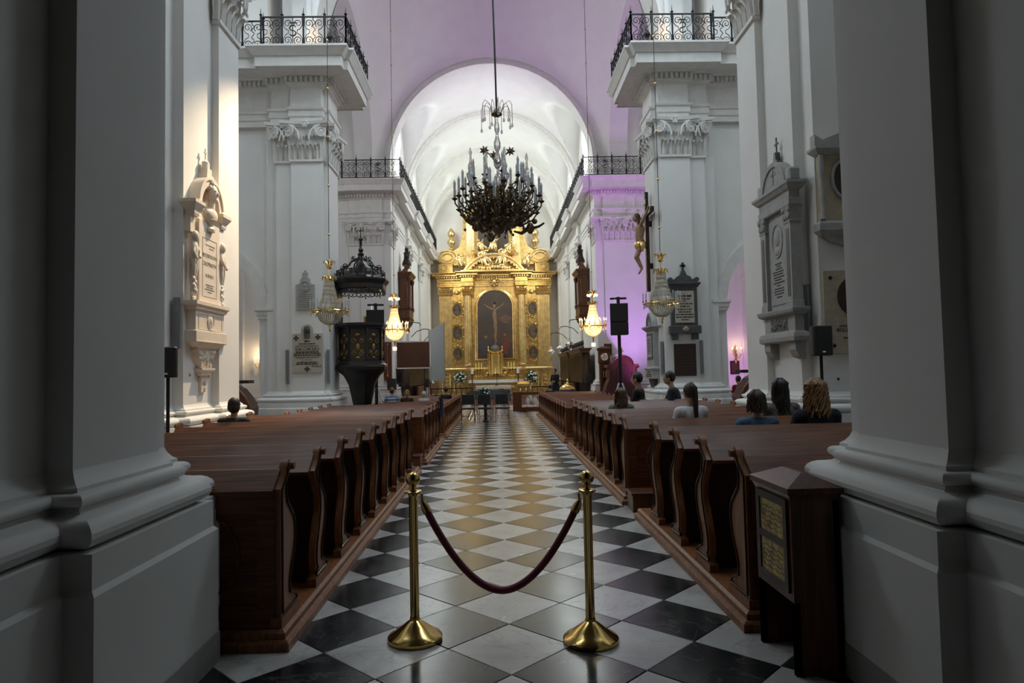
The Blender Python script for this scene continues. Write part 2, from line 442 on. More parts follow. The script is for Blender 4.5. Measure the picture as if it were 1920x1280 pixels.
# ---- memorial piers of the nave
PIER = {}
for s in (-1, 1):
    poly = [(-9.5, 9.6), (-4.72, 9.6), (-4.72, 9.92), (-4.56, 9.92), (-4.56, 10.90), (-4.44, 10.90), (-4.44, 11.74), (-4.56, 11.74), (-4.56, 11.90), (-9.5, 11.90)]
    poly = mir(poly, s)
    side = 'left' if s < 0 else 'right'
    r = struct(thing('nave_pier', '%s nave pier of white plaster carrying a wall memorial' % side, 'pier'))
    MB().ring(poly, [(0, 1.15), (0, 8.46)]).build('shaft', PLA, r)
    MB().ring(poly, BASE).build('pier_base', PLA, r, 25)
    MB().ring(poly, ent(1)).build('entablature', STUC, r)
    capital(r, .84, (s * 4.44, 11.32, 7.37), s * -PI / 2)
    PIER[s] = r

# ---- crossing piers with the transverse walls and arches
for s in (-1, 1):
    side = 'left' if s < 0 else 'right'
    poly = [(-6.2, 18.40), (-5.88, 18.40), (-5.88, 18.22), (-5.44, 18.22), (-5.44, 18.10), (-4.62, 18.10), (-4.62, 18.36), (-4.50, 18.36), (-4.50, 19.46), (-4.62, 19.46), (-4.62, 19.72), (-6.2, 19.72)]
    poly = mir(poly, s)
    r = struct(thing('crossing_pier', '%s crossing pier with acanthus capitals and wall plaques' % side, 'pier'))
    MB().ring(poly, [(0, 1.15), (0, 8.46)]).build('shaft', PLA, r)
    MB().ring(poly, BASE).build('pier_base', PLA, r, 25)
    MB().ring([(s * abs(x), y) for x, y in poly], [(-.35, 10.2), (-.35, 17)]).build('attic', PLA, r)
    capital(r, .82, (s * 5.03, 18.10, 7.37), 0)
    capital(r, .44, (s * 5.66, 18.22, 7.37), 0, True)
    capital(r, 1.1, (s * 4.50, 18.91, 7.37), s * -PI / 2)
    ep = [(-11.4, 18.40), (-6.0, 18.40)] + [(-6.0, 18.22), (-5.44, 18.22), (-5.44, 18.10), (-4.62, 18.10), (-4.62, 18.36), (-4.50, 18.36), (-4.50, 19.46), (-4.62, 19.46), (-4.62, 19.72), (-11.4, 19.72)]
    ep = mir(ep, s)
    MB().ring(ep, ent(1)).build('entablature', STUC, r)
    dentils(ep, r, (10, 11) if s < 0 else ())
    # wall with arch
    cx = s * 8.2; ra = 1.75
    w = MB()
    o = [(s * 6.2, 0), (s * 6.2, 17), (s * 11.4, 17), (s * 11.4, 0), (cx + s * ra, 0)] + arc(cx, 3.42, ra, 0 if s > 0 else PI, PI if s > 0 else 0, 28) + [(cx - s * ra, 0)]
    w.prism(o, 18.52, 19.6)
    wo = struct(w.build('wall_%s_arcade' % side, PLA), 'white wall with an arched passage on the %s, outside the crossing pier' % side)
    a = MB()
    ro = arc(cx, 3.42, ra + .27, 0, PI, 28); ri = arc(cx, 3.42, ra - .02, PI, 0, 28)
    a.prism(ro + ri, 18.46, 18.6)
    a.build('archivolt', STUC, wo, 25)
    for sx in (-1, 1):
        x = s * 6.29
        if sx == s: continue
        MB().ring([(x - .17, 18.46), (x + .17, 18.46), (x + .17, 19.66), (x - .17, 19.66)], [(-.02, 3.14), (.02, 3.16), (.02, 3.22), (.05, 3.26), (.05, 3.34), (.09, 3.38), (.09, 3.44)]).build('impost', STUC, wo)
        MB().ring([(x - .165, 18.44), (x + .165, 18.44), (x + .165, 19.68), (x - .165, 19.68)], [(.0, 0), (0, .9), (.05, .95), (0, 1.0)]).build('jamb_base', STUC, wo)
    # room behind the arch
    w = MB(); w.box(s * 6.9, s * 11.3, 26.0, 26.3, 0, 8)
    bw = struct(w.build('wall_%s_chapel' % side, PLA), 'wall of the chapel seen through the %s arch' % side)
    MB().box(s * 6.9, s * 11.3, 25.93, 26.02, 0, .75).build('dado', STUC, bw)
    MB().box(s * 6.85, s * 11.3, 25.90, 26.02, .75, .85).build('dado_rail', STUC, bw)
    MB().box(s * 9.62, s * 10.0, 25.8, 26.02, .85, 8).build('pilaster', STUC, bw)

# ---- chancel front wall, chancel arch and side walls
CZ, CR = 11.05, 4.62
w = MB()
w.prism([(-11.4, 10.2), (-CR, 10.2)] + [(-CR, CZ)] + arc(0, CZ, CR, PI, 0, 48)[1:-1] + [(CR, CZ), (CR, 10.2), (11.4, 10.2), (11.4, 19.6), (-11.4, 19.6)], 30.1, 31.0)
wf = struct(w.build('wall_front', PLA), 'wall above the chancel arch, tinted violet by stage lights')
for r0, r1, y0 in ((CR - .01, CR + .06, 30.06), (CR + .06, CR + .13, 30.02)):
    MB().prism(arc(0, CZ, r1, 0, PI, 48) + arc(0, CZ, r0, PI, 0, 48), y0, 30.2).build('arch_moulding', STUC, wf, 25)
CH = {}
for s in (-1, 1):
    side = 'left' if s < 0 else 'right'
    poly = [(-11.3, 30.12), (-6.45, 30.12), (-6.45, 30.02), (-5.95, 30.02), (-5.95, 29.94), (-4.98, 29.94), (-4.98, 30.02), (-4.60, 30.02), (-4.60, 31.1)]
    for y in (36.0, 41.8):
        poly += [(-4.74, y - 4.9 if y == 36 else y - 4.8), (-4.74, y), (-4.60, y), (-4.60, y + 1.0)]
    poly += [(-4.74, 42.8), (-4.74, 48.0), (-4.60, 48.0), (-4.60, 49.2), (-11.3, 49.2)]
    poly = mir(poly, s)
    r = struct(thing('wall_%s_chancel' % side, '%s chancel wall with pilasters and balcony cornice' % side, 'wall'))
    MB().ring(poly, [(0, 1.1), (0, 8.46)]).build('wall_face', PLA, r)
    MB().ring(poly, BASE).build('wall_base', PLA, r, 25)
    MB().ring(poly, ent(.8)).build('entablature', STUC, r)
    dentils(poly, r)
    capital(r, .97, (s * 5.465, 29.94, 7.37), 0)
    capital(r, .5, (s * 6.2, 30.02, 7.37), 0, True)
    capital(r, 1.08, (s * 4.60, 30.56, 7.37), s * -PI / 2)
    for y in (36.5, 42.3): capital(r, 1.0, (s * 4.60, y, 7.37), s * -PI / 2)
    CH[s] = r
    # lunette wall with windows
    lw = MB(); ys = (33.2, 39.0, 44.8)
    lw.box(s * 4.66, s * 5.0, 31.0, ys[0] - 1.1, 10.2, 15.3); lw.box(s * 4.66, s * 5.0, ys[2] + 1.1, 49.4, 10.2, 15.3)
    for a, c in zip(ys, ys[1:]): lw.box(s * 4.66, s * 5.0, a + 1.1, c - 1.1, 10.2, 15.3)
    for y in ys:
        lw.box(s * 4.66, s * 5.0, y - 1.1, y + 1.1, 10.2, 11.4)
        lw.prism([(y - 1.1, 15.3)] + [(y - 1.1, 13.1)] + arc(y, 13.1, 1.1, PI, 0, 12)[1:-1] + [(y + 1.1, 13.1), (y + 1.1, 15.3)], s * 4.66, s * 5.0, 'x')
    struct(lw.build('wall_%s_lunettes' % side, PLA), 'wall under the vault of the %s chancel side with arched windows' % side)
PANE = mat('daylit_glass', (.8, .85, .9), .2, emit=((.93, .98, 1), 5.0))
wn = 0
for s in (-1, 1):
    for y in (33.2, 39.0, 44.8):
        wn += 1
        wr = struct(thing('window_%d' % wn, 'arched chancel window high on the %s wall' % ('left' if s < 0 else 'right'), 'window', (s * 4.74, y, 11.4)))
        MB().prism([(-1.1, 0), (1.1, 0), (1.1, 1.7)] + arc(0, 1.7, 1.1, 0, PI, 12)[1:] , .0 if s > 0 else -.02, .02 if s > 0 else 0, 'x').build('window_pane', PANE, wr)
        f = MB()
        for yy in (-1.08, -.36, .36, 1.08): f.box(-.04, .04, yy - .03, yy + .03, 0, 2.6 if abs(yy) < .5 else 1.75)
        for z in (.0, .6, 1.2, 1.8): f.box(-.03, .03, -1.1, 1.1, z - .025, z + .025)
        f.build('window_frame', STUC, wr)
    for y0, y1 in ((5.4, 8.6), (13.2, 16.6)):
        wn += 1
        wr = struct(thing('window_%d' % wn, 'tall clerestory window above the %s nave bay' % ('left' if s < 0 else 'right'), 'window', (s * 5.5, (y0 + y1) / 2, 12.2)))
        MB().box(-.01, .01, -(y1 - y0) / 2, (y1 - y0) / 2, 0, 3.5).build('window_pane', PANE, wr)
        f = MB()
        for k in range(5): f.box(-.05, .05, -(y1 - y0) / 2 + (y1 - y0) * k / 4 - .04, -(y1 - y0) / 2 + (y1 - y0) * k / 4 + .04, 0, 3.5)
        for k in range(5): f.box(-.05, .05, -(y1 - y0) / 2, (y1 - y0) / 2, k * .875 - .03, k * .875 + .03)
        f.build('window_frame', STUC, wr)
b = MB(); b.box(-5, 5, 49.2, 49.5, 0, 17)
struct(b.build('wall_chancel_end', PLA), 'end wall of the chancel behind the gilded altar')
# chancel vault: barrel with lunettes
def vault(u, v):
    th = PI * u; y = 30.7 + 18.6 * v
    z = CZ + .03 + CR * 1.005 * sin(th)
    for c in (33.2, 39.0, 44.8):
        d = 2.5 ** 2 - (y - c) ** 2
        if d > 0: z = max(z, CZ + .3 + 1.42 * math.sqrt(d))
    return (CR * 1.012 * cos(th), y, z)
b = MB(); b.grid(vault, 56, 96)
cv = struct(b.build('ceiling_chancel_vault', PLA, None, 30), 'white barrel vault of the chancel with lunettes')
for y in (36.1, 41.9, 47.7):
    MB().prism(arc(0, CZ + .1, CR + .02, 0, PI, 40) + arc(0, CZ + .1, CR - .14, PI, 0, 40), y - .38, y + .38).build('vault_rib', STUC, cv, 25)
    MB().prism(arc(0, CZ + .1, CR, 0, PI, 40) + arc(0, CZ + .1, CR - .20, PI, 0, 40), y - .20, y + .20).build('vault_rib', STUC, cv, 25)
# crossing vault (sail vault) on side arches
YC = 24.95; RA = 4.86; HX = 5.3; RS2 = RA ** 2 + (30.1 - YC) ** 2
def sail(u, v):
    x = -HX + 2 * HX * u; y = 19.8 + 10.32 * v
    d = RS2 - x * x - (y - YC) ** 2
    return (x, y, CZ + math.sqrt(max(d, 0)))
b = MB(); b.grid(sail, 60, 60)
struct(b.build('ceiling_crossing_vault', PLA, None, 60), 'shallow vault over the crossing, washed violet')
for s in (-1, 1):
    side = 'left' if s < 0 else 'right'
    rr = math.sqrt(RS2 - HX ** 2)
    b = MB()
    out = [(19.8, 19.6), (30.1, 19.6)] + [(30.1, 10.2)] * 0 + arc(YC, CZ, rr, 0, PI, 40)
    b.prism([(30.1, CZ - .85)] + [(YC + rr, CZ - .85)] + arc(YC, CZ, rr, 0, PI, 40) + [(YC - rr, CZ - .85), (19.8, CZ - .85), (19.8, 19.6), (30.1, 19.6)], s * HX, s * (HX + .8), 'x')
    struct(b.build('wall_%s_transept_arch' % side, PLA), 'wide arch opening from the crossing into the %s transept' % side)
    b = MB()
    for x in (6.15, 7.3): b.box(s * x, s * (x + .55), 29.9, 30.2, 10.2, 16.5)
    struct(b.build('trim_%d' % (1 if s < 0 else 2), PLA), 'upper pilaster strips on the transept wall, %s side' % side)
# crossing west arch
b = MB(); b.prism([(-5.3, 17)] + [(-5.3, 10.9)] + [(-4.9, 10.9)] + arc(0, 11.0, 4.9, PI, 0, 36)[1:-1] + [(4.9, 10.9), (5.3, 10.9), (5.3, 17)], 18.6, 19.8)
struct(b.build('wall_crossing_arch', PLA), 'arch between nave and crossing')
b = MB(); b.prism([(-5.3, 17), (-5.3, 10.9), (5.3, 10.9), (5.3, 17), (5.3, 19.6), (-5.3, 19.6)][:0] or [(-12.4, 17), (12.4, 17), (12.4, 20), (-12.4, 20)], 18.6, 19.0)
struct(b.build('wall_crossing_upper', PLA), 'wall above the crossing arch')
# ================================================================== PEWS
EP = [(0, .11), (0, .90), (.10, .975), (.115, 1.005), (.14, 1.04), (.175, 1.055), (.208, 1.04), (.218, 1.01), (.20, .985), (.165, .975), (.14, .94), (.13, .88), (.15, .82),
      (.21, .765), (.275, .71), (.30, .64), (.295, .55), (.265, .47), (.21, .39), (.185, .33), (.19, .27), (.235, .215), (.30, .185), (.325, .15), (.325, .11)]
NEAR = [(0, .90), (.03, .845), (.085, .77), (.118, .69), (.112, .60), (.07, .50), (.022, .405), (.002, .33), (.008, .25), (.03, .19), (.0, .165), (0, .11)]
EPr = list(reversed(EP)); ESr = list(reversed(EP[2:])) + NEAR         # straight end (first of a block) and S-curved end
LP = 2.40
def make_pew(EPr, closed):
    t = thing('church_pew', 'carved oak church pew', 'pew')
    if closed:
        MB().box(.03, LP - .03, .005, .035, .11, .90).build('back_panel', PEW, t)
        f = MB()
        for z0, z1 in ((.11, .24), (.80, .90)): f.box(.03, LP - .03, -.012, .01, z0, z1)
        for k in range(5): x = .03 + (LP - .16) * k / 4; f.box(x, x + .10, -.0115, .01, .24, .80)
        f.build('back_frame', PEW, t)
        for k in range(4):
            x = .03 + (LP - .16) * (k + .5) / 4 + .05
            o = [(x + .10 * cos(a) * (1 + .18 * cos(2 * a)), .52 + .21 * sin(a)) for a in [2 * PI * i / 20 for i in range(20)]]
            MB().tube([(p, -.0, z) for p, z in o], .012, 5, True).build('carved_oval', PEW, t, 50)
    else: MB().box(.04, LP - .04, .095, .115, .11, .95).build('back_panel', DKW, t)  # recessed back made dark walnut, painting in the shade between pews
    MB().prism([(-.025, .872), (.115, .980), (.135, .980), (.135, 1.004), (.11, 1.004), (-.03, .897)], .035, LP - .035, 'x').build('book_rest', PEW, t)
    MB().prism([(.115, .55), (.14, .55), (.15, .975), (.125, .975)], .04, LP - .04, 'x').build('backrest', PEW, t)
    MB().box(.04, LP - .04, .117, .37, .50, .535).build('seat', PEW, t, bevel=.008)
    for x0, x1, xo in ((0, .045, -.004), (LP - .045, LP, LP + .004)):
        e = MB(); e.prism(EPr, x0, x1, 'x'); e.box(x0 - .01, x1 + .01, -.015, .34, .11, .165)
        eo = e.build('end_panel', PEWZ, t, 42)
        q = offs(EPr, -.024)
        MB().tube([(xo, y, z + (.05 if z < .2 else 0)) for y, z in q], .0075, 5, True).build('carved_bead', DKW, eo, 60)
        q = offs(EPr, -.055)
        MB().lathe([(0, -.03), (.022, -.03), (.026, 0), (.022, .03), (0, .03)], 10, M=T(xo, .175, 1.015, ry=PI / 2)).build('scroll_boss', PEWZ, eo, 50)
    return t
pew0 = make_pew(EPr, True); pew1 = make_pew(ESr, False); first = [True, True]
ORD = ['first', 'second', 'third', 'fourth', 'fifth', 'sixth', 'seventh', 'eighth', 'ninth', 'tenth', 'eleventh', 'twelfth', 'thirteenth', 'fourteenth']
PEWS = {}
def pew_block(s, x, y0, n, block, k_=1.0, kz=1.0):
    side = 'left' if s < 0 else 'right'
    x0 = x if s > 0 else x - LP * k_
    for k in range(n):
        lab = '%s church pew from the viewer in the %s block %s of the aisle' % (ORD[k], block, side)
        grp = 'oak pews %s of the aisle' % side
        loc = (x0, y0 + .74 * k, .11 * (1 - kz))
        src = pew1 if k else pew0; fi = 1 if k else 0
        if first[fi]: src.location = loc; tag(src, lab, None, grp); first[fi] = False
        else: dup(src, loc, label=lab, group=grp).scale = (k_, 1, kz)
    p = thing('pew_platform', 'low wooden platform under the %s block of pews %s of the aisle' % (block, side), 'platform')
    b = MB(); xa, xb = (x0 - .02, x0 + LP * k_ + .02); ya, yb = y0 - .03, y0 + .74 * (n - 1) + .78
    b.ring([(xa, ya), (xb, ya), (xb, yb), (xa, yb)], [(.05, 0), (.05, .045), (.035, .06), (.02, .065), (.02, .095), (.0, .11)])
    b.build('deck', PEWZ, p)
    MB().box(xa + .02, xb - .02, ya + .02, yb - .02, .104, .1085).build('deck_boards', PEW, p)
pew_block(-1, -1.27, 3.98, 9, 'nearest'); pew_block(-1, -1.27, 11.7, 5, 'middle', 1, .90); pew_block(-1, -1.27, 16.4, 11, 'farthest', .78, .78)
pew_block(1, 1.49, 4.05, 4, 'nearest'); pew_block(1, 1.49, 7.85, 8, 'middle', 1, .96); pew_block(1, 1.49, 14.6, 13, 'farthest', .78, .82)
def step_box(x, y, label):
    t = thing('kneeling_step', label, 'step', (x, y, 0))
    MB().box(-.22, .22, -.15, .15, 0, .19).build('step_body', MIDW, t, bevel=.006)
    MB().box(-.235, .235, -.165, .165, .19, .215).build('step_top', MIDW, t, bevel=.005)
step_box(1.68, 7.50, 'low red-brown kneeling step before the middle pews right of the aisle')
step_box(-1.50, 11.36, 'low red-brown kneeling step before the middle pews left of the aisle')

# ---- donation box
t = thing('donation_box', 'wooden donation box with a low pyramid lid and two brass panels', 'box', (1.475, 3.40, 0))
W_, D_ = .245, .46
b = MB(); b.box(0, .03, 0, .03, 0, .36); b.box(0, .03, D_ - .03, D_, 0, .36); b.box(0, W_, 0, .03, 0, .90); b.box(.0, W_, D_ - .03, D_, 0, .90); b.box(W_ - .03, W_, 0, D_, 0, .90)
b.box(.01, W_ - .01, .01, D_ - .01, .36, .385); b.box(.001, .022, .02, D_ - .02, .36, .90)
b.build('case', MIDW, t)
b = MB(); b.ring([(0, 0), (W_, 0), (W_, D_), (0, D_)], [(.0, .87), (.012, .90), (.022, .905), (.022, .935), (.0, .945), (-.11, .995)]); b.build('lid', MIDW, t)
f = MB()
for y0, y1, z0, z1 in ((.035, .075, .40, .87), (D_ - .075, D_ - .035, .40, .87)): f.box(-.012, .002, y0, y1, z0, z1)
for z in (.40, .615, .83): f.box(-.0115, .002, .06, D_ - .06, z, z + .04)
f.build('panel_frame', DKW, t)
BRP = mat('tarnished_brass', (.62, .48, .17), .38, .75, var=.55, scale=18, col2=(.20, .15, .05))
for z in (.44, .655): MB().box(-.006, .002, .075, D_ - .075, z, z + .175).build('brass_panel', BRP, t)
# engraved wavy lines of the panels
for z in (.44, .655):
    e = MB()
    for k in range(5):
        e.tube([(-.007, .10 + .26 * i / 16, z + .03 + .027 * k + .006 * sin(i * 1.3 + k)) for i in range(17)], .0016, 4)
    e.build('engraving', DKW, t)

# ---- rope stanchions
SP = [(.155, 0), (.16, .006), (.16, .022), (.152, .03), (.12, .048), (.07, .085), (.045, .105), (.030, .115), (.029, .13), (.0265, .14), (.0265, .835), (.030, .84), (.030, .85), (.050, .853), (.052, .862), (.045, .868),
      (.020, .872), (.017, .89), (.024, .895), (.016, .90)]
def stanchion(x, y, lab):
    t = thing('rope_stanchion', lab, 'stanchion', (x, y, 0), group='brass stanchions closing the aisle')
    MB().lathe(SP[:10], 32).build('foot', BRASS, t, 40)
    MB().lathe(SP[9:12], 24).build('post', BRASS, t, 40)
    MB().lathe(SP[11:], 24).build('collar', BRASS, t, 40)
    MB().ball((0, 0, .932), .042, 20, 14).build('ball_finial', BRASS, t, 80)
    return t
A = (-.505, 4.03); B_ = (.515, 3.93)
stanchion(*A, 'brass rope stanchion with ball top, left one'); stanchion(*B_, 'brass rope stanchion with ball top, right one')
t = thing('barrier_rope', 'dark red velvet rope sagging between the two brass stanchions', 'rope', (A[0], A[1], 0))
ex, ey = B_[0] - A[0], B_[1] - A[1]
def rp(u, z): return (ex * u, ey * u, z)
pts = []
for i in range(41):
    u = i / 40; q = (2 * u - 1)
    pts.append(rp(.075 + .86 * u, .285 + .47 * (abs(q) ** 1.9)))
VEL = mat('red_velvet', (.22, .010, .022), .8, var=.3, scale=60, Sheen_Weight=.6)
MB().tube(pts, .0215, 12).build('rope_sleeve', VEL, t, 80)
for a, c in ((pts[0], pts[1]), (pts[-1], pts[-2])):
    d = (Vector(a) - Vector(c)).normalized()
    MB().tube([Vector(a) - d * .02, Vector(a) + d * .015, Vector(a) + d * .055], [.026, .026, .013], 12).build('ferrule', BRASS, t, 50)
    q = Vector(a) + d * .05; e = Vector((0 if c is pts[1] else ex, 0 if c is pts[1] else ey, .842)) 
    e = e + (Vector((.05, 0, 0)) if c is pts[1] else Vector((-.053, 0, 0)))
    MB().tube([q, (q + e) / 2 + Vector((0, 0, .02)), e], .008, 8).build('hook', BRASS, t, 50)
# ================================================================== RAILINGS
PW = .575
def rail_panel(mono=False):
    b = MB(); r = .011
    def c2(pts, rr=r): b.tube([(x, 0, z) for x, z in pts], rr, 4)
    b.box(-PW / 2, PW / 2, -.02, .02, .80, .83); b.box(-PW / 2, PW / 2, -.015, .015, .02, .045)
    for sx in (-1, 1):
        for zc_, up in ((.64, 1), (.19, -1)):
            p = spiral((sx * .14, zc_), .022, .115, PI / 2, 1.4 if sx > 0 else -1.4, 20)
            c2(p)
        c2([(sx * .25, .82), (sx * .26, .60), (sx * .20, .50), (sx * .12, .46), (sx * .12, .38), (sx * .20, .33), (sx * .26, .22), (sx * .25, .03)])
    if mono:
        sp_ = [(.085 * cos(a), .52 + .07 * sin(a)) for a in [R(20) + R(250) * i / 10 for i in range(11)]] + [(.085 * cos(a), .38 + .07 * sin(a)) for a in [R(90) - R(250) * i / 10 for i in range(11)]]
        c2(sp_, .018); c2([(0, .80), (0, .05)], .014); c2([(-.09, .66), (.09, .66)], .018)
    else:
        c2([(.035 * sin(i * 1.25), .05 + .75 * i / 20) for i in range(21)])
    return b.mesh('scroll_panel', IRON)
pb = MB(); pb.box(-.018, .018, -.018, .018, 0, .86); pb.lathe([(.02, .86), (.045, .875), (.045, .885), (.015, .90), (.012, .93), (.004, 1.06)], 6)
POST = pb.mesh('rail_post', IRON); PAN = rail_panel(); MONO = rail_panel(True)
def run(t, p, q, mono=-1):
    p, q = Vector(p), Vector(q); L_ = (q - p).length; n = max(1, round(L_ / PW)); a = math.atan2(q.y - p.y, q.x - p.x)
    for i in range(n + 1): link('rail_post', POST, t, p.lerp(q, i / n), a)
    for i in range(n):
        o = link('scroll_panel', MONO if i == mono else PAN, t, p.lerp(q, (i + .5) / n), a); o.scale = (L_ / n / PW, 1, 1)
for s in (-1, 1):
    side = 'left' if s < 0 else 'right'
    t = thing('balcony_railing', 'black scrolled iron railing on the near %s crossing cornice' % side, 'railing', group='wrought-iron balcony railings')
    z = 10.21
    run(t, (s * 11, 17.62, z), (s * 6.0, 17.62, z)); run(t, (s * 6.0, 17.42, z), (s * 3.78, 17.42, z), 1); run(t, (s * 3.78, 17.42, z), (s * 3.78, 20.4, z), 2)
    t = thing('balcony_railing', 'black scrolled iron railing on the far %s chancel cornice' % side, 'railing', group='wrought-iron balcony railings')
    run(t, (s * 8.6, 29.4, z), (s * 6.6, 29.4, z)); run(t, (s * 6.6, 29.30, z), (s * 4.05, 29.30, z), 2); run(t, (s * 4.05, 29.30, z), (s * 4.05, 47.4, z), 1)
    # small spotlight behind the near railing
    l = thing('cornice_spotlight', 'small warm spotlight on the near %s cornice behind the railing' % side, 'lamp', (s * 4.35, 17.95, 10.22))
    MB().lathe([(.06, 0), (.06, .03), (.015, .04), (.015, .5)], 8).build('stem', IRON, l)
    MB().lathe([(.05, 0), (.07, .02), (.08, .14), (.06, .14)], 10, M=T(0, 0, .50, rx=R(-60))).build('lamp_head', IRON, l)
    WB = mat('warm_bulb', (1, .8, .5), .4, emit=((1, .62, .28), 25))
    MB().ball((0, .10, .57), .045, 8, 6).build('bulb', WB, l)
    light('SPOT', 'cornice_lamp_light', (s * 4.45, 18.0, 10.8), (s * 5.3, 18.9, 10.6), 55, (1, .55, .22), .05, angle=150, blend=1)

# ================================================================== GREAT CHANDELIER
cx, cy, cz = .13, 15.0, 4.55
g = thing('great_chandelier', 'large dark bronze chandelier with tiers of unlit candle lamps and crystal drops', 'chandelier', (cx, cy, cz))
MB().lathe([(.0, .1), (.10, .14), (.16, .25), (.10, .36), (.06, .5), (.12, .62), (.18, .75), (.14, .9), (.05, 1.0), (.05, 1.2), (.0, 1.2)], 16).build('bronze_stem', OLDB, g, 50)
MB().lathe([(r_ * .72, z) for r_, z in [(0, 1.2), (.05, 1.2), (.10, 1.30), (.12, 1.42), (.06, 1.5), (.05, 1.6), (.11, 1.68), (.13, 1.80), (.08, 1.92), (.045, 2.0), (.10, 2.08), (.11, 2.2), (.06, 2.32), (.045, 2.42), (.085, 2.50), (.07, 2.62), (.04, 2.7), (.04, 2.86), (0, 2.86)]], 12).build('crystal_stem', CRY, g, 30)
b = MB(); b.tube([(.11 * cos(a), .11 * sin(a), 2.86) for a in [2 * PI * i / 16 for i in range(16)]], .02, 6, True); b.lathe([(.06, 2.8), (.09, 2.86), (.05, 2.98), (.02, 3.0)], 10)
b.build('top_crown', OLDB, g, 50)
for k in range(12):
    a = 2 * PI * k / 12 + .1; rr = .38 if k % 2 else .27
    w = MB(); w.tube([(.1 * cos(a), .1 * sin(a), 2.87), (rr * .55 * cos(a), rr * .55 * sin(a), 3.08), (rr * .85 * cos(a), rr * .85 * sin(a), 3.12), (rr * cos(a), rr * sin(a), 3.02), (rr * cos(a), rr * sin(a), 2.78 - .1 * (k % 3))], .007, 4)
    wo = w.build('drooping_wire', OLDB, g)
    MB().ball((rr * cos(a), rr * sin(a), 2.74 - .1 * (k % 3)), (.03, .03, .045), 6, 5).build('crystal_drop', CRY, wo, 30)
cb_ = MB(); cb_.lathe([(.028, 0), (.028, .28)], 8); CAND = cb_.mesh('candle_lamp', CANDLE, 50)
bb = MB(); bb.lathe([(.020, .28), (.033, .32), (.026, .37), (.004, .42)], 8); BULB = bb.mesh('bulb_glass', mat('unlit_bulb', (.55, .58, .62), .2, var=.05), 50)
def arm_mesh(Rr, z0, z1):
    b = MB()
    p = [(.08, 0, z0 + .1), (Rr * .35, 0, z0 - .06), (Rr * .65, 0, z0 - .02), (Rr * .88, 0, z0 + .08), (Rr * .99, 0, z0 + .22), (Rr, 0, z1)]
    b.tube(p, [.028, .026, .022, .020, .018, .016], 6)
    b.tube([(Rr * .55 + x, 0, z0 + .10 + z) for x, z in spiral((0, 0), .11, .02, -PI / 2, 1.2, 14)], .014, 5)
    b.tube([(Rr * .80 + x, 0, z0 + .20 + z) for x, z in spiral((0, 0), .08, .015, -PI / 2, -1.1, 12)], .012, 5)
    b.lathe([(.015, z1 - .05), (.05, z1 - .02), (.075, z1), (.06, z1 + .012), (.028, z1 + .02), (.028, z1 + .07), (.02, z1 + .07)], 10, (Rr, 0, 0))
    for x in (.3, .5, .72):          # curled leaves on the arm
        b.tube([(Rr * x, 0, z0), (Rr * x + .05, .05, z0 + .08), (Rr * x + .02, .09, z0 + .14), (Rr * x - .04, .08, z0 + .13)], [.008, .021, .016, .005], 4)
        b.tube([(Rr * x, 0, z0), (Rr * x + .05, -.05, z0 + .06), (Rr * x + .02, -.09, z0 + .11), (Rr * x - .04, -.08, z0 + .10)], [.008, .021, .016, .005], 4)
    return b.mesh('candle_arm', OLDB, 50)
for Rr, z0, z1, n, ph in ((.98, .55, .88, 14, .1), (.80, .75, 1.12, 12, .3), (.58, .95, 1.36, 9, .0), (.90, .40, .66, 10, .35)):
    am = arm_mesh(Rr, z0, z1)
    for k in range(n):
        a = 2 * PI * (k + ph) / n; jz = random.uniform(-.03, .05)
        o = link('candle_arm', am, g, (0, 0, jz), a)
        link('candle_lamp', CAND, o, (Rr, 0, z1 + .02)); link('bulb_glass', BULB, o, (Rr, 0, z1 + .02))
        d = MB(); 
for k in range(34):
    a = random.uniform(0, 2 * PI); rr = random.uniform(.15, .82); z = .28 - .05 + .25 * (rr ** 2) + random.uniform(-.12, .15)
    d = MB(); d.tube([(rr * cos(a), rr * sin(a), z + .16), (rr * cos(a), rr * sin(a), z)], .004, 3); d.ball((rr * cos(a), rr * sin(a), z - .035), .036, 8, 6)
    d.build('glass_ball', mat('smoky_glass', (.16, .14, .13), .06, var=.1, Transmission_Weight=.4), g, 60)
for k in range(7):
    a = 2 * PI * k / 7 + .2; rr = .50
    f = MB(); base = Vector((rr * cos(a), rr * sin(a), .36))
    for j in range(10):
        v = Vector((random.uniform(-1, 1), random.uniform(-1, 1), random.uniform(-.7, 1))).normalized()
        q = base + v * .16
        f.tube([base, base + v * .09 + Vector((0, 0, .03)), q, q + Vector((v.y, -v.x, -.4)) * .05], [.02, .032, .02, .005], 5)
    f.ball(base, (.07, .07, .07), 8, 6)
    f.build('bronze_foliage', OLDB, g, 50)
for k in range(3):
    a = 2 * PI * k / 3 - .25       # small bronze cherub-like figures holding a horn under the arms
    c = Vector((.72 * cos(a), .72 * sin(a), .20)); d = Vector((cos(a), sin(a), 0))
    f = MB(); f.ball(c, (.09, .09, .13), 8, 6); f.ball(c + d * .10 + Vector((0, 0, .15)), .065, 8, 6)
    f.tube([c + d * .05, c + d * .2 + Vector((0, 0, .03)), c + d * .32 + Vector((0, 0, .10))], [.035, .028, .02], 6); f.tube([c - d * .05, c - d * .20 - Vector((0, 0, .1)), c - d * .38 - Vector((0, 0, .04))], [.05, .04, .02], 6)
    f.build('bronze_figure', OLDB, g, 60)
for k in range(22):
    a = 2 * PI * k / 22; rr = random.uniform(.35, .85); z = random.uniform(.7, 1.35); d = MB()
    for j in range(7): d.ball((rr * cos(a + .03 * j), rr * sin(a + .03 * j), z - .055 * j), (.022, .022, .028), 6, 4)
    tag(d.build('crystal_garland', CRY, g, 30), kind='stuff')
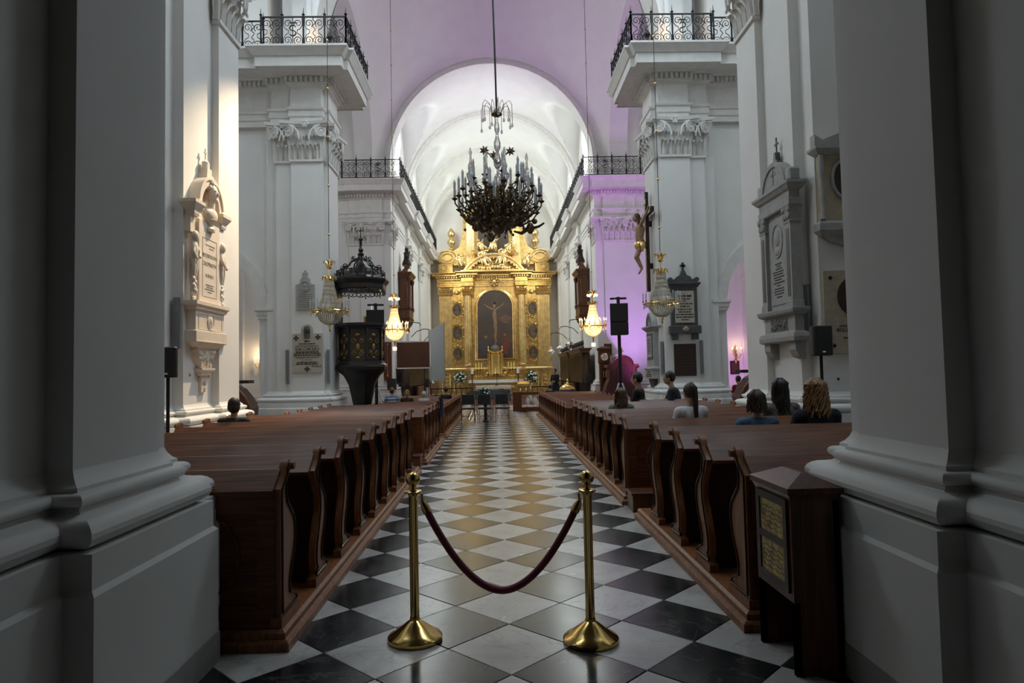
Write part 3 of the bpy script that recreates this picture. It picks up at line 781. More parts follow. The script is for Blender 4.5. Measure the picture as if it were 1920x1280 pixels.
ob = MB(); ob.lathe([(0, 0), (.05, 0), (.09, .10), (.10, .18), (.05, .24), (.045, .30), (.065, .36), (.03, .46), (.02, .60), (.035, .66), (.02, .74), (0, .80)], 10); OBE = ob.mesh('crystal_obelisk', CRY, 30)
for a, rr, z in ((3.0, .62, 1.35), (-.15, .66, 1.15), (3.9, .35, 1.15), (1.3, .5, 1.3), (5.1, .4, 1.2)):
    link('crystal_obelisk', OBE, g, (rr * cos(a), rr * sin(a), z))
    MB().tube([(.05 * cos(a), .05 * sin(a), z - .3), (rr * .6 * cos(a), rr * .6 * sin(a), z - .22), (rr * cos(a), rr * sin(a), z + .02)], .016, 5).build('obelisk_arm', OLDB, g)
for a in (3.3, .1, 1.8):
    f = MB(); c = Vector((.30 * cos(a), .30 * sin(a), 2.02))
    f.tube([(0, 0, 1.72), c * .6 + Vector((0, 0, .72)), c], .016, 5)
    for j in range(7):
        b_ = 2 * PI * j / 7; f.tube([c, c + Vector((.06 * cos(b_), .02, .06 * sin(b_))), c + Vector((.115 * cos(b_), 0, .115 * sin(b_)))], [.012, .03, .003], 4)
    f.build('bronze_leaf_spray', OLDB, g)
MB().tube([(0, 0, 2.98), (-.01, 0, 4), (-.05, 0, 7), (-.12, 0, 12.3)], .022, 6).build('hanging_cable', IRON, g)

# ================================================================== CRYSTAL CHANDELIERS
def strand_mesh(prof, n, name, m):
    b = MB()
    for k in range(n):
        a = 2 * PI * k / n
        pts = []; rr = []
        for i in range(len(prof) - 1):
            for q in range(5):
                f = q / 5; r_ = prof[i][0] * (1 - f) + prof[i + 1][0] * f; z = prof[i][1] * (1 - f) + prof[i + 1][1] * f
                pts.append((r_ * cos(a), r_ * sin(a), z)); rr.append(.016 if q % 2 else .008)
        b.tube(pts, rr, 4)
    return b.mesh(name, m, 0)
STR = mat('crystal_strand', (.66, .60, .48), .12, 0, var=.2, scale=30, Transmission_Weight=.15)
LSTR = mat('lit_crystal_strand', (1, .9, .7), .2, 0, emit=((1, .52, .17), 1.25))
LB = mat('lit_bulb', (1, .9, .7), .3, emit=((1, .66, .30), 9))
TENT = [(.10, 1.15), (.13, .95), (.18, .72), (.24, .52), (.30, .40)]
BOWL = [(.31, .36), (.30, .26), (.25, .14), (.16, .06), (.05, .02)]
def crystal(name, lab, loc, lit, top):
    t = thing(name, lab, 'chandelier', loc, group='crystal chandeliers over the pews')
    sm = LSTR if lit else STR
    link('crystal_tent', strand_mesh(TENT, 36, 'crystal_tent', sm), t); link('crystal_bowl', strand_mesh(BOWL, 36, 'crystal_bowl', sm), t)
    b = MB()
    for r_, z in ((.32, .38), (.46, .36)): b.tube([(r_ * cos(a), r_ * sin(a), z) for a in [2 * PI * i / 28 for i in range(28)]], .018, 5, True)
    for k in range(16):
        a = 2 * PI * k / 16; b.tube([(.31 * cos(a), .31 * sin(a), .36), (.40 * cos(a), .40 * sin(a), .28), (.47 * cos(a), .47 * sin(a), .40)], .010, 4)
        b.lathe([(.012, .40), (.03, .415), (.016, .43)], 6, (.47 * cos(a), .47 * sin(a), 0))
    b.lathe([(.03, .02), (.05, -.02), (.02, -.08), (.03, -.12), (.005, -.16)], 8)
    MB().lathe([(.015, 1.15), (.015, 1.7)], 6).build('stem', BRASS, t)
    b.build('brass_ring', BRASS, t, 50)
    c = MB()
    for k in range(8):
        a = 2 * PI * k / 8; c.tube([(.08 * cos(a), .08 * sin(a), 1.12), (.12 * cos(a), .12 * sin(a), 1.24), (.17 * cos(a), .17 * sin(a), 1.23), (.18 * cos(a), .18 * sin(a), 1.14)], [.016, .02, .014, .006], 5)
    c.lathe([(.09, 1.10), (.12, 1.13), (.12, 1.17), (.09, 1.18)], 14); c.build('palm_crown', BRASS, t, 50)
    c = MB()
    for k in range(8):
        a = 2 * PI * k / 8; c.tube([(.05 * cos(a), .05 * sin(a), 1.48), (.08 * cos(a), .08 * sin(a), 1.60), (.14 * cos(a), .14 * sin(a), 1.63), (.15 * cos(a), .15 * sin(a), 1.55)], [.014, .018, .012, .006], 5)
    c.lathe([(.04, 1.42), (.07, 1.46), (.06, 1.52), (.02, 1.56)], 10); c.build('top_crown', BRASS, t, 50)
    cm = MB(); cm.lathe([(.013, .42), (.013, .58)], 6); cme = cm.mesh('candle_lamp', CANDLE if not lit else mat('ivory_candle', (.9, .85, .7), .4))
    bm_ = MB(); bm_.lathe([(.010, .58), (.017, .60), (.003, .66)], 6); bme = bm_.mesh('bulb_glass', LB if lit else MATS['unlit_bulb'])
    for k in range(16):
        a = 2 * PI * k / 16; o = link('candle_lamp', cme, t, (.47 * cos(a), .47 * sin(a), 0)); link('bulb_glass', bme, o)
    for k in range(24):
        a = 2 * PI * k / 24
        if k % 2: continue
        MB().ball((.46 * cos(a), .46 * sin(a), .28), (.014, .014, .05), 5, 4).build('crystal_drop', sm, t)
    h = MB(); h.tube([(0, 0, 1.6), (0, 0, top)], .008, 5); h.build('hanging_cable', IRON, t)
    z = 2.3
    while z < top:
        MB().ball((0, 0, z), .036, 8, 6).build('brass_bead', BRASS, t, 60); z += 1.25
    if lit:
        m = MB()
        for k in range(6): a = PI / 3 * k; m.ball((.16 * cos(a), .16 * sin(a), 1.46), (.035, .035, .05), 6, 5)
        m.build('crown_bulbs', LB, t); MB().cb(0, 0, -.34, .12, .12, .12).build('lantern', LB, t, bevel=.01)
        MB().tube([(0, 0, -.14), (0, 0, -.24)], .012, 5).build('lantern_stem', BRASS, t)
        light('POINT', 'chandelier_light', (loc[0], loc[1], loc[2] + .5), (0, 0, 0), 62, (1, .68, .36), .25)
        light('POINT', 'chandelier_light', (loc[0], loc[1], loc[2] - .5), (0, 0, 0), 14, (1, .68, .36), .1)
    return t
crystal('crystal_chandelier', 'unlit crystal chandelier hanging before the left crossing pier', (-4.14, 16.9, 2.82), False, 14)
crystal('crystal_chandelier', 'unlit crystal chandelier hanging before the right crossing pier', (4.24, 16.9, 2.86), False, 14)
crystal('crystal_chandelier', 'glowing crystal chandelier left of the aisle, near the pulpit', (-3.51, 23.5, 2.75), True, 12.9)
crystal('crystal_chandelier', 'glowing crystal chandelier right of the aisle, near the tall loudspeaker', (3.44, 23.5, 2.75), True, 12.9)
# ================================================================== GILDED ALTARPIECE
al = thing('gilded_altarpiece', 'tall gilded altarpiece with fluted columns, oval portraits and a dark arched painting', 'altar')
GL = [m.copy() for m in LEAF]; GV = VOL.copy(); GR = ROSE.copy()
for m in GL + [GV, GR]: m.materials.clear(); m.materials.append(GOLDP)
AB = .0       # altar axis
def gcap(x, y, w, z, h=.65):
    b = MB(); k = h / 1.08; hw = w / 2
    b.ring([(x - hw, y), (x + hw, y), (x + hw, y + .4), (x - hw, y + .4)], [(.03, z), (.04, z + .04), (0, z + .06), (.05, z + h * .86), (.12, z + h * .88), (.14, z + h)])
    c = b.build('gilt_capital', GOLD, al)
    for i in range(3): o = link('leaf', GL[0], c, (x - hw + w * (i + .5) / 3, y + .01, z + .05)); o.scale = (w / 3 / .24, 1, k)
    for i in range(4): o = link('leaf', GL[1], c, (x - hw + w * i / 3, y + .02, z + .05)); o.scale = (w / 3 / .26, 1, k)
    for sx in (-1, 1): o = link('volute', GV, c, (x + sx * hw, y - .09, z + h * .76)); o.scale = (sx * .7, .8, .7)
MB().box(-4.05, 4.05, 47.95, 49.1, 0, 1.72).build('predella', GOLD, al)
MB().ring([(-4.05, 47.95), (-2.35, 47.95), (-2.35, 47.6), (-1.55, 47.6), (-1.55, 47.95), (1.55, 47.95), (1.55, 47.6), (2.35, 47.6), (2.35, 47.95), (4.05, 47.95), (4.05, 49.1), (-4.05, 49.1)],
          [(0, 1.72), (.05, 1.75), (.08, 1.80), (.08, 1.86), (.03, 1.90), (0, 1.94), (0, 2.06)]).build('plinth_course', GOLDP, al)
for x in (-1.95, 1.95): MB().box(x - .4, x + .4, 47.6, 48, 0, 1.72).build('column_pedestal', GOLD, al, bevel=.02)
for sx in (-1, 1):
    for x in (2.72, 3.55):
        f = MB(); x *= sx
        f.tube([(x - .28, 47.93, .35), (x + .28, 47.93, .35), (x + .28, 47.93, 1.55), (x - .28, 47.93, 1.55)], .03, 5, True)
        for k in range(4):
            for q in (-1, 1):
                f.tube([(x + q * px * 1.0, 47.93, .5 + .27 * k + pz) for px, pz in spiral((.12, 0), .02, .11, 0, 1.3, 12)], .02, 5)
            f.ball((x, 47.92, .5 + .27 * k), (.05, .04, .07), 6, 5)
        f.build('foliage_relief', GOLDP, al, 60)
MB().box(-4.0, 4.0, 48.2, 49.1, 2.06, 7.8).build('back_body', GOLD, al)
def fluted(x, y, r, z0, z1):
    b = MB(); n = 48
    prof = [(r * 1.25, z0), (r * 1.28, z0 + .08), (r * 1.1, z0 + .14), (r * 1.18, z0 + .2), (r * 1.02, z0 + .24)]
    b.lathe(prof, 32, (x, y, 0))
    vs = []; fs = []; zs = [z0 + .22, z0 + (z1 - z0) * .3, z0 + (z1 - z0) * .305, z1]
    for j, z in enumerate(zs):
        for i in range(n):
            a = 2 * PI * i / n; rr = r * (1.0 if j < 3 else .88) * (1 if i % 4 < 2 else .92)
            vs.append((x + rr * cos(a), y + rr * sin(a), z))
    for j in range(3):
        for i in range(n): fs.append((j * n + i, j * n + (i + 1) % n, (j + 1) * n + (i + 1) % n, (j + 1) * n + i))
    b.add(vs, fs)
    for k in range(9): b.tube([(x + r * 1.01 * cos(a), y + r * 1.01 * sin(a), z0 + .3 + k * .135) for a in [PI + PI * i / 12 for i in range(13)]], .016, 4)
    return b
for sx in (-1, 1):
    fluted(sx * 1.95, 47.88, .29, 2.06, 7.12).build('fluted_column', GOLDP, al, 25)
    gcap(sx * 1.95, 47.62, .56, 7.12)
    x = sx * 3.52; b = MB(); b.box(x - .44, x + .44, 48.08, 48.3, 2.06, 7.12); b.box(x - .5, x + .5, 48.0, 48.3, 2.06, 2.3)
    for k in range(7):
        b.tube([(x - .36 + .12 * k, 48.08, 2.3), (x - .36 + .12 * k, 48.08, 7.1)], .038, 6)
    for k in range(10): b.box(x - .43, x + .43, 48.035, 48.1, 2.4 + k * .135, 2.43 + k * .135)
    b.build('fluted_pilaster', GOLDP, al, 30)
    gcap(x, 48.05, .84, 7.12)
    for z, k in ((6.12, 1), (4.48, 1.08), (2.96, 1)):
        x = sx * 2.70
        fr = MB(); fr.tube([(x + .36 * k * cos(a), 48.16, z + .47 * k * sin(a)) for a in [2 * PI * i / 28 for i in range(28)]], .055, 6, True)
        for i in range(12):
            a = 2 * PI * i / 12; fr.ball((x + .47 * k * cos(a), 48.17, z + .58 * k * sin(a)), (.09, .05, .08), 6, 4)
        for q in (-1, 1):
            for e in (-1, 1): fr.tube([(x + q * px, 48.15, z + e * (.62 * k + pz)) for px, pz in spiral((.2, 0), .02, .12, 0, 1.2, 12)], .022, 5)
        fo = fr.build('oval_frame', GOLD, al, 60)
        po = MB(); po.prism([(x + .33 * k * cos(a), z + .44 * k * sin(a)) for a in [2 * PI * i / 24 for i in range(24)]], 48.13, 48.2)
        po.build('portrait', mat('old_portrait_paint', (.030, .024, .018), .4, col2=(.11, .075, .045), scale=2.4), fo)
        bu = MB(); bu.ball((x, 48.128, z + .10), (.09, .008, .12), 10, 6); bu.ball((x, 48.128, z - .22), (.18, .008, .18), 10, 6)
        bu.build('painted_bust', mat('portrait_flesh', (.15, .095, .06), .5, scale=9, var=.5), fo, 60)
    ca = MB(); ca.ball((sx * 2.7, 48.15, 7.35), (.22, .07, .16), 8, 6)
    for q in (-1, 1): ca.tube([(sx * 2.7 + q * px, 48.15, 7.38 + pz) for px, pz in spiral((.3, 0), .03, .16, 0, 1.3, 14)], .03, 5)
    ca.build('cartouche', GOLDP, al, 60)
# painting
pf = MB()
outl = [(-1.30, 2.56), (1.30, 2.56), (1.30, 6.3)] + [(1.30 * cos(a), 6.3 + 1.22 * sin(a)) for a in [PI * i / 24 for i in range(1, 24)]] + [(-1.30, 6.3)]
pf.tube([(x, 48.1, z) for x, z in outl], .085, 8, True)
pf.tube([(x * 1.09, 48.12, 2.52 + (z - 2.56) * 1.02) for x, z in outl], .06, 6, True)
pfo = pf.build('picture_frame', GOLDP, al, 50)
CAN = mat('dark_canvas', (.022, .018, .016), .45, col2=(.055, .030, .018), scale=.9)
MB().prism(outl, 48.08, 48.2).build('canvas', CAN, al)
FL = mat('painted_flesh', (.19, .11, .055), .5, var=.45, scale=6)
p_ = MB(); y = 48.068
def flat(pts, r0): p_.tube([(x, y, z) for x, z in pts], [(r if isinstance(r0, list) else r0) for r in (r0 if isinstance(r0, list) else [r0] * len(pts))], 6)
flat([(-.02, 6.15), (-.03, 5.7), (0, 5.35), (.02, 5.1)], [.10, .15, .12, .13]); flat([(0, 5.1), (.04, 4.6), (.0, 4.1), (.06, 3.7)], [.13, .11, .08, .05])
flat([(-.08, 6.1), (-.45, 6.25), (-.78, 6.5)], [.07, .05, .035]); flat([(.06, 6.1), (.40, 6.3), (.70, 6.55)], [.07, .05, .035])
p_.ball((-.03, y, 6.34), (.10, .02, .13), 8, 6)
for v_ in range(len(p_.v)): a, b2, c2_ = p_.v[v_]; p_.v[v_] = (a, y + (b2 - y) * .12, c2_)
p_.build('painted_figure', FL, al, 60)
q_ = MB(); q_.box(-.05, .05, 48.072, 48.078, 2.9, 7.1); q_.box(-.95, .95, 48.072, 48.078, 6.52, 6.62); q_.build('painted_cross', mat('painted_umber', (.045, .028, .016), .5), al)
def blob(cx_, cz_, w, h, m, nm):
    k = MB(); k.prism([(cx_ + w * cos(a) * (1 + .2 * sin(3 * a)), cz_ + h * sin(a) * (1 + .12 * cos(4 * a))) for a in [2 * PI * i / 20 for i in range(20)]], 48.070, 48.079); k.build(nm, m, al)
blob(-.80, 3.45, .30, .62, mat('painted_blue', (.03, .032, .04), .5), 'painted_mourner'); blob(.75, 3.5, .28, .65, mat('painted_red', (.12, .02, .015), .5, var=.5), 'painted_mourner')
blob(-.68, 4.12, .10, .12, FL, 'painted_head'); blob(.70, 4.25, .10, .13, mat('painted_brown', (.14, .07, .04), .5), 'painted_head')
blob(.75, 5.4, .42, .28, mat('painted_dusk', (.11, .055, .03), .5, var=.5), 'painted_cloud')
# entablature
EPO = [(-4.1, 48.1), (-2.35, 48.1), (-2.35, 47.58), (-1.5, 47.58), (-1.5, 48.1), (1.5, 48.1), (1.5, 47.58), (2.35, 47.58), (2.35, 48.1), (4.1, 48.1), (4.1, 49.15), (-4.1, 49.15)]
MB().ring(EPO, [(0, 7.77), (.0, 7.90), (.03, 7.92), (.03, 8.02), (.06, 8.05), (0, 8.07), (0, 8.36), (.06, 8.39), (.10, 8.46), (.14, 8.50), (.32, 8.52), (.32, 8.62), (.38, 8.66), (.42, 8.72), (.42, 8.76), (0, 8.78)]).build('gilt_entablature', GOLD, al)
b = MB(); P = offs(EPO, .08)
for i in range(9):
    a, c = Vector(P[i]), Vector(P[i + 1]); n = int((c - a).length / .16)
    for k in range(n):
        q = a.lerp(c, (k + .5) / n); b.cb(q.x, q.y, 8.40, .08, .12, .11)
tag(b.build('gilt_dentils', GOLDP, al), kind='stuff')
b = MB()
for i in range(30):
    x = -1.35 + 2.7 * i / 29; b.ball((x, 48.08, 8.22), (.05, .05, .10), 5, 4)
for sx in (-1, 1):
    for i in range(18): b.ball((sx * (2.45 + 1.6 * i / 17), 48.08, 8.22), (.05, .05, .10), 5, 4)
tag(b.build('frieze_ornament', GOLDP, al), kind='stuff')
cr = MB(); cr.ball((0, 47.95, 8.1), (.22, .14, .26), 8, 6)
for k in range(8): a = 2 * PI * k / 8; cr.ball((.26 * cos(a), 47.98, 8.1 + .28 * sin(a)), (.10, .08, .10), 6, 4)
cr.build('keystone_shell', GOLDP, al, 60)
# pediment and upper storey
RP = 2.55; zc0 = 10.05 - RP; a0 = math.asin((8.82 - zc0) / RP)
MB().prism(arc(0, zc0, RP, a0, PI - a0, 30) + arc(0, zc0, RP - .14, PI - a0, a0, 30), 47.2, 48.6).build('segmental_pediment', GOLDP, al, 25)
MB().prism(arc(0, zc0, RP - .13, a0, PI - a0, 30) + arc(0, zc0, RP - .32, PI - a0, a0, 30), 47.35, 48.6).build('pediment_moulding', GOLD, al, 25)
MB().prism(arc(0, zc0, RP - .30, a0, PI - a0, 30), 47.9, 48.6).build('tympanum', GOLD, al)
MB().box(-2.35, 2.35, 47.25, 48.6, 8.74, 8.86).build('pediment_sill', GOLDP, al)
b = MB()
for k in range(17):
    a = a0 + .08 + (PI - 2 * a0 - .16) * k / 16; b.box(-.05, .05, 47.28, 47.45, RP - .42, RP - .28, T(0, 0, zc0, ry=-(a - PI / 2)))
tag(b.build('pediment_dentils', GOLDP, al), kind='stuff')
MB().box(-2.0, 2.0, 48.3, 49.1, 8.78, 13.4).build('upper_storey', GOLD, al)
for sx in (-1, 1):
    b = MB(); b.box(sx * 1.35, sx * 1.95, 48.1, 48.4, 8.9, 13.3)
    for k in range(5): b.tube([(sx * (1.43 + .11 * k), 48.1, 10.0), (sx * (1.43 + .11 * k), 48.1, 12.6)], .04, 6)
    b.build('upper_pilaster', GOLDP, al, 30)
    b = MB(); b.prism([(sx * x, z) for x, z in [(2.0, 13.2), (2.2, 12.9), (2.22, 12.0), (2.3, 11.2), (2.5, 10.7), (2.9, 10.45), (2.9, 9.4), (2.0, 9.4)]], 48.4, 48.8); b.build('side_volute', GOLD, al)
    b = MB(); b.box(sx * 2.95, sx * 4.0, 48.15, 49.1, 8.78, 9.45); b.build('attic_block', GOLD, al, bevel=.02)
    MB().tube([(sx * 3.6 + x, 48.12, 9.12 + z) for x, z in ((-.22, -.22), (.22, -.22), (.22, .22), (-.22, .22))], .03, 5, True).build('attic_panel', GOLDP, al)
    link('rosette', GR, al, (sx * 3.6, 48.1, 9.12)).scale = (1.4, 1.4, 1.4)
    b = MB(); b.prism([(sx * 3.35 + .75 * cos(a), 9.95 + .55 * sin(a)) for a in [2 * PI * i / 24 for i in range(24)]], 48.3, 48.9); b.build('oval_scroll', GOLD, al, 30)
    for r_ in (.62, .36): MB().tube([(sx * 3.35 + r_ * cos(a), 48.28, 9.95 + r_ * .72 * sin(a)) for a in [2 * PI * i / 24 for i in range(24)]], .05, 6, True).build('scroll_band', GOLDP, al, 50)
    MB().lathe([(.22, 10.45), (.25, 10.55), (.10, 10.65), (.12, 10.75), (.28, 10.95), (.30, 11.15), (.18, 11.3), (.14, 11.4), (.25, 11.55), (.27, 11.75), (.16, 11.95), (.10, 12.05), (.0, 12.15)], 14, (sx * 3.05, 48.5, 0)).build('gilt_urn', GOLDP, al, 50)
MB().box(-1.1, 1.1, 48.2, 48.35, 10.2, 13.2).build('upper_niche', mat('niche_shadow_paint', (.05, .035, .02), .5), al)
b = MB()
for k in range(9): b.box(-.25 + .5 * k / 8 - .02, -.25 + .5 * k / 8 + .02, 48.12, 48.2, 10.2, 12.8)
tag(b.build('sunray_slats', mat('tarnished_gilding', (.25, .19, .10), .4, .6), al), kind='stuff')
def gilt_figure(x, z, k, lean, nm='gilt_figure'):
    f = MB(); M = T(x, 47.55, z, ry=lean, s=k)
    f.ball((0, 0, .55), (.20, .15, .28), 10, 8, M); f.ball((0, -.02, .98), (.12, .13, .15), 10, 8, M)
    f.tube([(0, 0, .35), (.18, -.12, .22), (.32, -.10, -.15), (.30, -.05, -.30)], [.20, .15, .10, .07], 8, M=M); f.tube([(-.05, 0, .35), (-.15, -.15, .15), (-.05, -.18, -.2)], [.20, .14, .08], 8, M=M)
    f.tube([(.18, 0, .74), (.36, -.08, .62), (.45, -.12, .85)], [.08, .065, .045], 7, M=M); f.tube([(-.18, 0, .74), (-.36, -.10, .55), (-.28, -.2, .38)], [.08, .065, .045], 7, M=M)
    for j in range(5): f.tube([(-.2 + .1 * j, -.1, .55), (-.25 + .12 * j, -.17, .15), (-.3 + .16 * j, -.1, -.25)], [.03, .06, .03], 5, M=M)
    f.build(nm, GOLDP, al, 60)
gilt_figure(-.55, 9.45, 1.1, -.3); gilt_figure(.55, 9.5, 1.15, .3); gilt_figure(-.05, 10.5, .8, .1); gilt_figure(-.75, 10.45, .65, -.5); gilt_figure(-2.3, 9.35, .75, -.3); gilt_figure(2.3, 9.35, .75, .3); gilt_figure(1.05, 10.35, .55, .4)
for k in range(16):
    x = random.uniform(-1.1, 1.1); MB().ball((x, 47.5 + random.uniform(-.1, .15), 8.98 + random.uniform(0, .35) * (1.2 - abs(x))), (.24, .18, .16), 8, 6).build('gilt_cloud', GOLDP, al, 60)
for sx in (-1, 1):
    for k in range(3): MB().tube([(sx * .9, 47.6, 10.0), (sx * (1.2 + .1 * k), 47.6, 10.35 - .12 * k), (sx * (1.6 + .05 * k), 47.65, 10.25 - .2 * k)], [.06, .10, .03], 6).build('gilt_wing', GOLDP, al, 60)

# ---- high altar table, tabernacle, candles
ht = thing('high_altar_table', 'gilt high altar table under a white cloth at the foot of the altarpiece', 'altar table', (0, 46.9, 0))
MB().box(-1.75, 1.75, -.4, .55, 0, .98).build('table_body', GOLD, ht, bevel=.02)
MB().box(-1.85, 1.85, -.5, .55, .98, 1.06).build('table_slab', GOLDP, ht)
c = MB(); c.box(-1.9, 1.9, -.53, .5, 1.06, 1.075); c.box(-1.9, 1.9, -.54, -.525, .88, 1.07); c.box(-1.91, -1.9, -.53, .5, .72, 1.07); c.box(1.9, 1.91, -.53, .5, .72, 1.07); c.build('white_cloth', LINEN, ht)
for x in (-1.2, -.4, .4, 1.2):
    f = MB()
    for q in (-1, 1): f.tube([(x + q * px, -.42, .55 + pz) for px, pz in spiral((.16, 0), .03, .15, 0, 1.3, 14)], .025, 5)
    f.ball((x, -.42, .55), (.07, .04, .12), 6, 5); f.build('gilt_relief', GOLDP, ht, 60)
gr = MB(); gr.box(-1.75, 1.75, .1, .55, 1.075, 1.36); gr.build('gradine', GOLD, ht, bevel=.015)
tb_ = thing('tabernacle', 'round gilded tabernacle turret with side scrolls and a dark dome', 'tabernacle', (-.02, 47.15, 1.365))
MB().lathe([(.55, 0), (.55, .1), (.46, .14), (.44, .2), (.44, 1.55), (.52, 1.6), (.58, 1.68), (.58, 1.74), (0, 1.76)], 24).build('drum', BRASS, tb_, 40)
for k in range(6):
    a = PI + PI * k / 5; MB().lathe([(.07, .14), (.05, .2), (.045, 1.45), (.08, 1.56)], 8, (.5 * cos(a), .5 * sin(a), 0)).build('colonnette', GOLDP, tb_, 40)
MB().lathe([(.30, 1.75), (.34, 1.85), (.30, 2.0), (.18, 2.12), (.05, 2.18), (.03, 2.3), (0, 2.32)], 14).build('dome', GREYD, tb_, 50)
for sx in (-1, 1):
    MB().lathe([(.05, 1.74), (.08, 1.8), (.03, 1.86), (.06, 1.95), (.02, 2.05), (0, 2.08)], 8, (sx * .48, -.1, 0)).build('finial', GOLDP, tb_, 50)
    MB().tube([(sx * (.62 + x), -.2, .28 + z) for x, z in spiral((0, 0), .26, .05, -PI / 2, -sx * 1.2, 16)], .07, 6).build('side_scroll', GOLDP, tb_, 50)
YCN = mat('yellow_wax', (.85, .66, .18), .5, var=.05)
for k, x in enumerate((-1.40, -1.20, -1.00, .88, 1.08, 1.28)):
    t = thing('altar_candle', '%s of the three tall yellow candles %s of the tabernacle' % (('left', 'middle', 'right')[k % 3], 'left' if x < 0 else 'right'), 'candle', (x, 47.2, 1.36), group='yellow altar candles')
    MB().lathe([(.08, 0), (.09, .02), (.03, .06), (.02, .3), (.035, .33), (.02, .36), (.05, .44), (.06, .46)], 10).build('candlestick', BRASS, t, 50)
    MB().lathe([(.042, .46), (.042, .93), (.0, .93)], 10).build('wax_candle', YCN, t, 50)
for k in range(6):
    x = -1.45 + .12 * k if k < 3 else 1.0 + .12 * (k - 3)
    b = MB(); b.lathe([(.04, 0), (.045, .015), (.012, .04), (.012, .2), (.03, .23), (.012, .25), (.012, .36), (0, .36)], 8)
    tag(b.build('small_candlestick', GOLDP, None, 50, loc=(x, 46.55, 1.076)), '%s little gilt candlestick from the %s on the high altar cloth' % (('first', 'second', 'third')[k % 3], 'left end' if k < 3 else 'right end'), 'candlestick', 'small gilt candlesticks')
# ---- front altar table, ambo, flowers
t = thing('altar_table', 'free-standing altar with a long white cloth before the high altar', 'altar table', (-.17, 39.9, .0145))
MB().box(-.95, .95, -.35, .35, .72, .78).build('table_top', MIDW, t)
MB().lathe([(.35, 0), (.35, .08), (.16, .16), (.14, .6), (.3, .72)], 16, (-.45, 0, 0)).build('gilt_pedestal', GOLD, t, 40); MB().lathe([(.35, 0), (.35, .08), (.16, .16), (.14, .6), (.3, .72)], 16, (.5, 0, 0)).build('gilt_pedestal', GOLD, t, 40)
c = MB(); c.box(-1.02, 1.02, -.38, .38, .78, .792); c.box(-1.03, 1.03, -.39, -.38, .62, .79); c.box(1.02, 1.035, -.38, .38, .06, .79); c.box(-1.035, -1.02, -.38, .38, .06, .79); c.build('white_cloth', LINEN, t)
t = thing('altar_crucifix', 'thin dark standing cross on the white free-standing altar', 'cross', (.04, 39.9, .808))
b = MB(); b.lathe([(.10, 0), (.10, .03), (.03, .06)], 10); b.box(-.012, .012, -.012, .012, .05, .95); b.box(-.16, .16, -.012, .012, .66, .69); b.build('cross', IRON, t)
t = thing('ambo', 'small gilt lectern beside the free-standing altar', 'lectern', (1.65, 41.0, 0))
MB().box(-.33, .33, -.25, .25, 0, .70).build('ambo_body', GOLD, t, bevel=.02)
MB().prism([(-.32, .70), (.3, .70), (.3, 1.0), (-.32, .86)], -.36, .36, 'x').build('reading_desk', GOLDP, t)
for x in (-.17, .17): MB().ball((x, -.26, .36), (.10, .03, .24), 8, 6).build('gilt_relief', GOLDP, t, 60)
LEAFG = mat('bouquet_green', (.035, .09, .03), .6, var=.5, scale=10); PET = mat('white_petals', (.78, .80, .74), .6, var=.1)
def bouquet(x, y, z, lab):
    t = thing('flower_arrangement', lab, 'flowers', (x, y, 0))
    MB().lathe([(.18, 0), (.18, .03), (.03, .06), (.03, z - .55), (.14, z - .5), (.18, z - .3), (.16, z - .28)], 12).build('stand', GOLD, t, 40)
    l = MB()
    for k in range(90):
        d = Vector((random.gauss(0, 1), random.gauss(0, 1), random.gauss(.3, 1))).normalized(); c = Vector((0, 0, z - .1)); e = c + d * random.uniform(.35, .62)
        l.tube([c + d * .15, c.lerp(e, .6) + Vector((0, 0, .04)), e], [.02, .05, .005], 4)
    tag(l.build('leaves', LEAFG, t), kind='stuff')
    for k in range(26):
        d = Vector((random.gauss(0, 1), -abs(random.gauss(0, 1)), random.gauss(.1, .9))).normalized() * random.uniform(.30, .48)
        MB().ball(Vector((0, 0, z - .1)) + d, (.075, .075, .06), 6, 4).build('white_bloom', PET, t, 60)
bouquet(-2.50, 46, 1.3, 'bouquet of white flowers left of the high altar'); bouquet(2.46, 45.9, 1.28, 'bouquet of white flowers right of the high altar')
for x, lab in ((-1.62, 'left'), (1.50, 'right')):
    t = thing('paschal_candle', 'thick white candle on a tall dark stand, %s of the high altar' % lab, 'candle', (x, 45.75, 0))
    MB().lathe([(.2, 0), (.2, .04), (.05, .1), (.04, .5), (.09, .6), (.04, .7), (.04, 1.4), (.12, 1.5)], 12).build('candle_stand', MIDW, t, 40)
    MB().lathe([(.09, 1.5), (.09, 1.85), (0, 1.85)], 12).build('wax_candle', LINEN, t, 40)
# communion rail
t = thing('communion_rail', 'low dark iron rail across the chancel before the altar', 'rail', (0, 36.2, 0))
MB().box(-4.4, -1.3, -.03, .03, .74, .79).build('handrail', IRON, t); MB().box(1.9, 4.4, -.03, .03, .74, .79).build('handrail', IRON, t)
for k in range(12):
    x = -4.3 + .27 * k if k < 12 else 0; 
    if x < -1.25: MB().box(x - .012, x + .012, -.012, .012, 0, .75).build('bar', IRON, t)
for k in range(10): x = 1.95 + .27 * k; MB().box(x - .012, x + .012, -.012, .012, 0, .75).build('bar', IRON, t)
GLF = [MB() for _ in range(2)]
for s_, (xa, xb) in enumerate(((-4.3, -1.4), (2.0, 4.3))):
    x = xa
    while x < xb:
        GLF[s_].tube([(x + px, 0, .38 + pz) for px, pz in spiral((.1, 0), .02, .10, 0, 1.3, 12)], .018, 4); x += .27
    GLF[s_].build('gilt_scrollwork', GOLD, t)
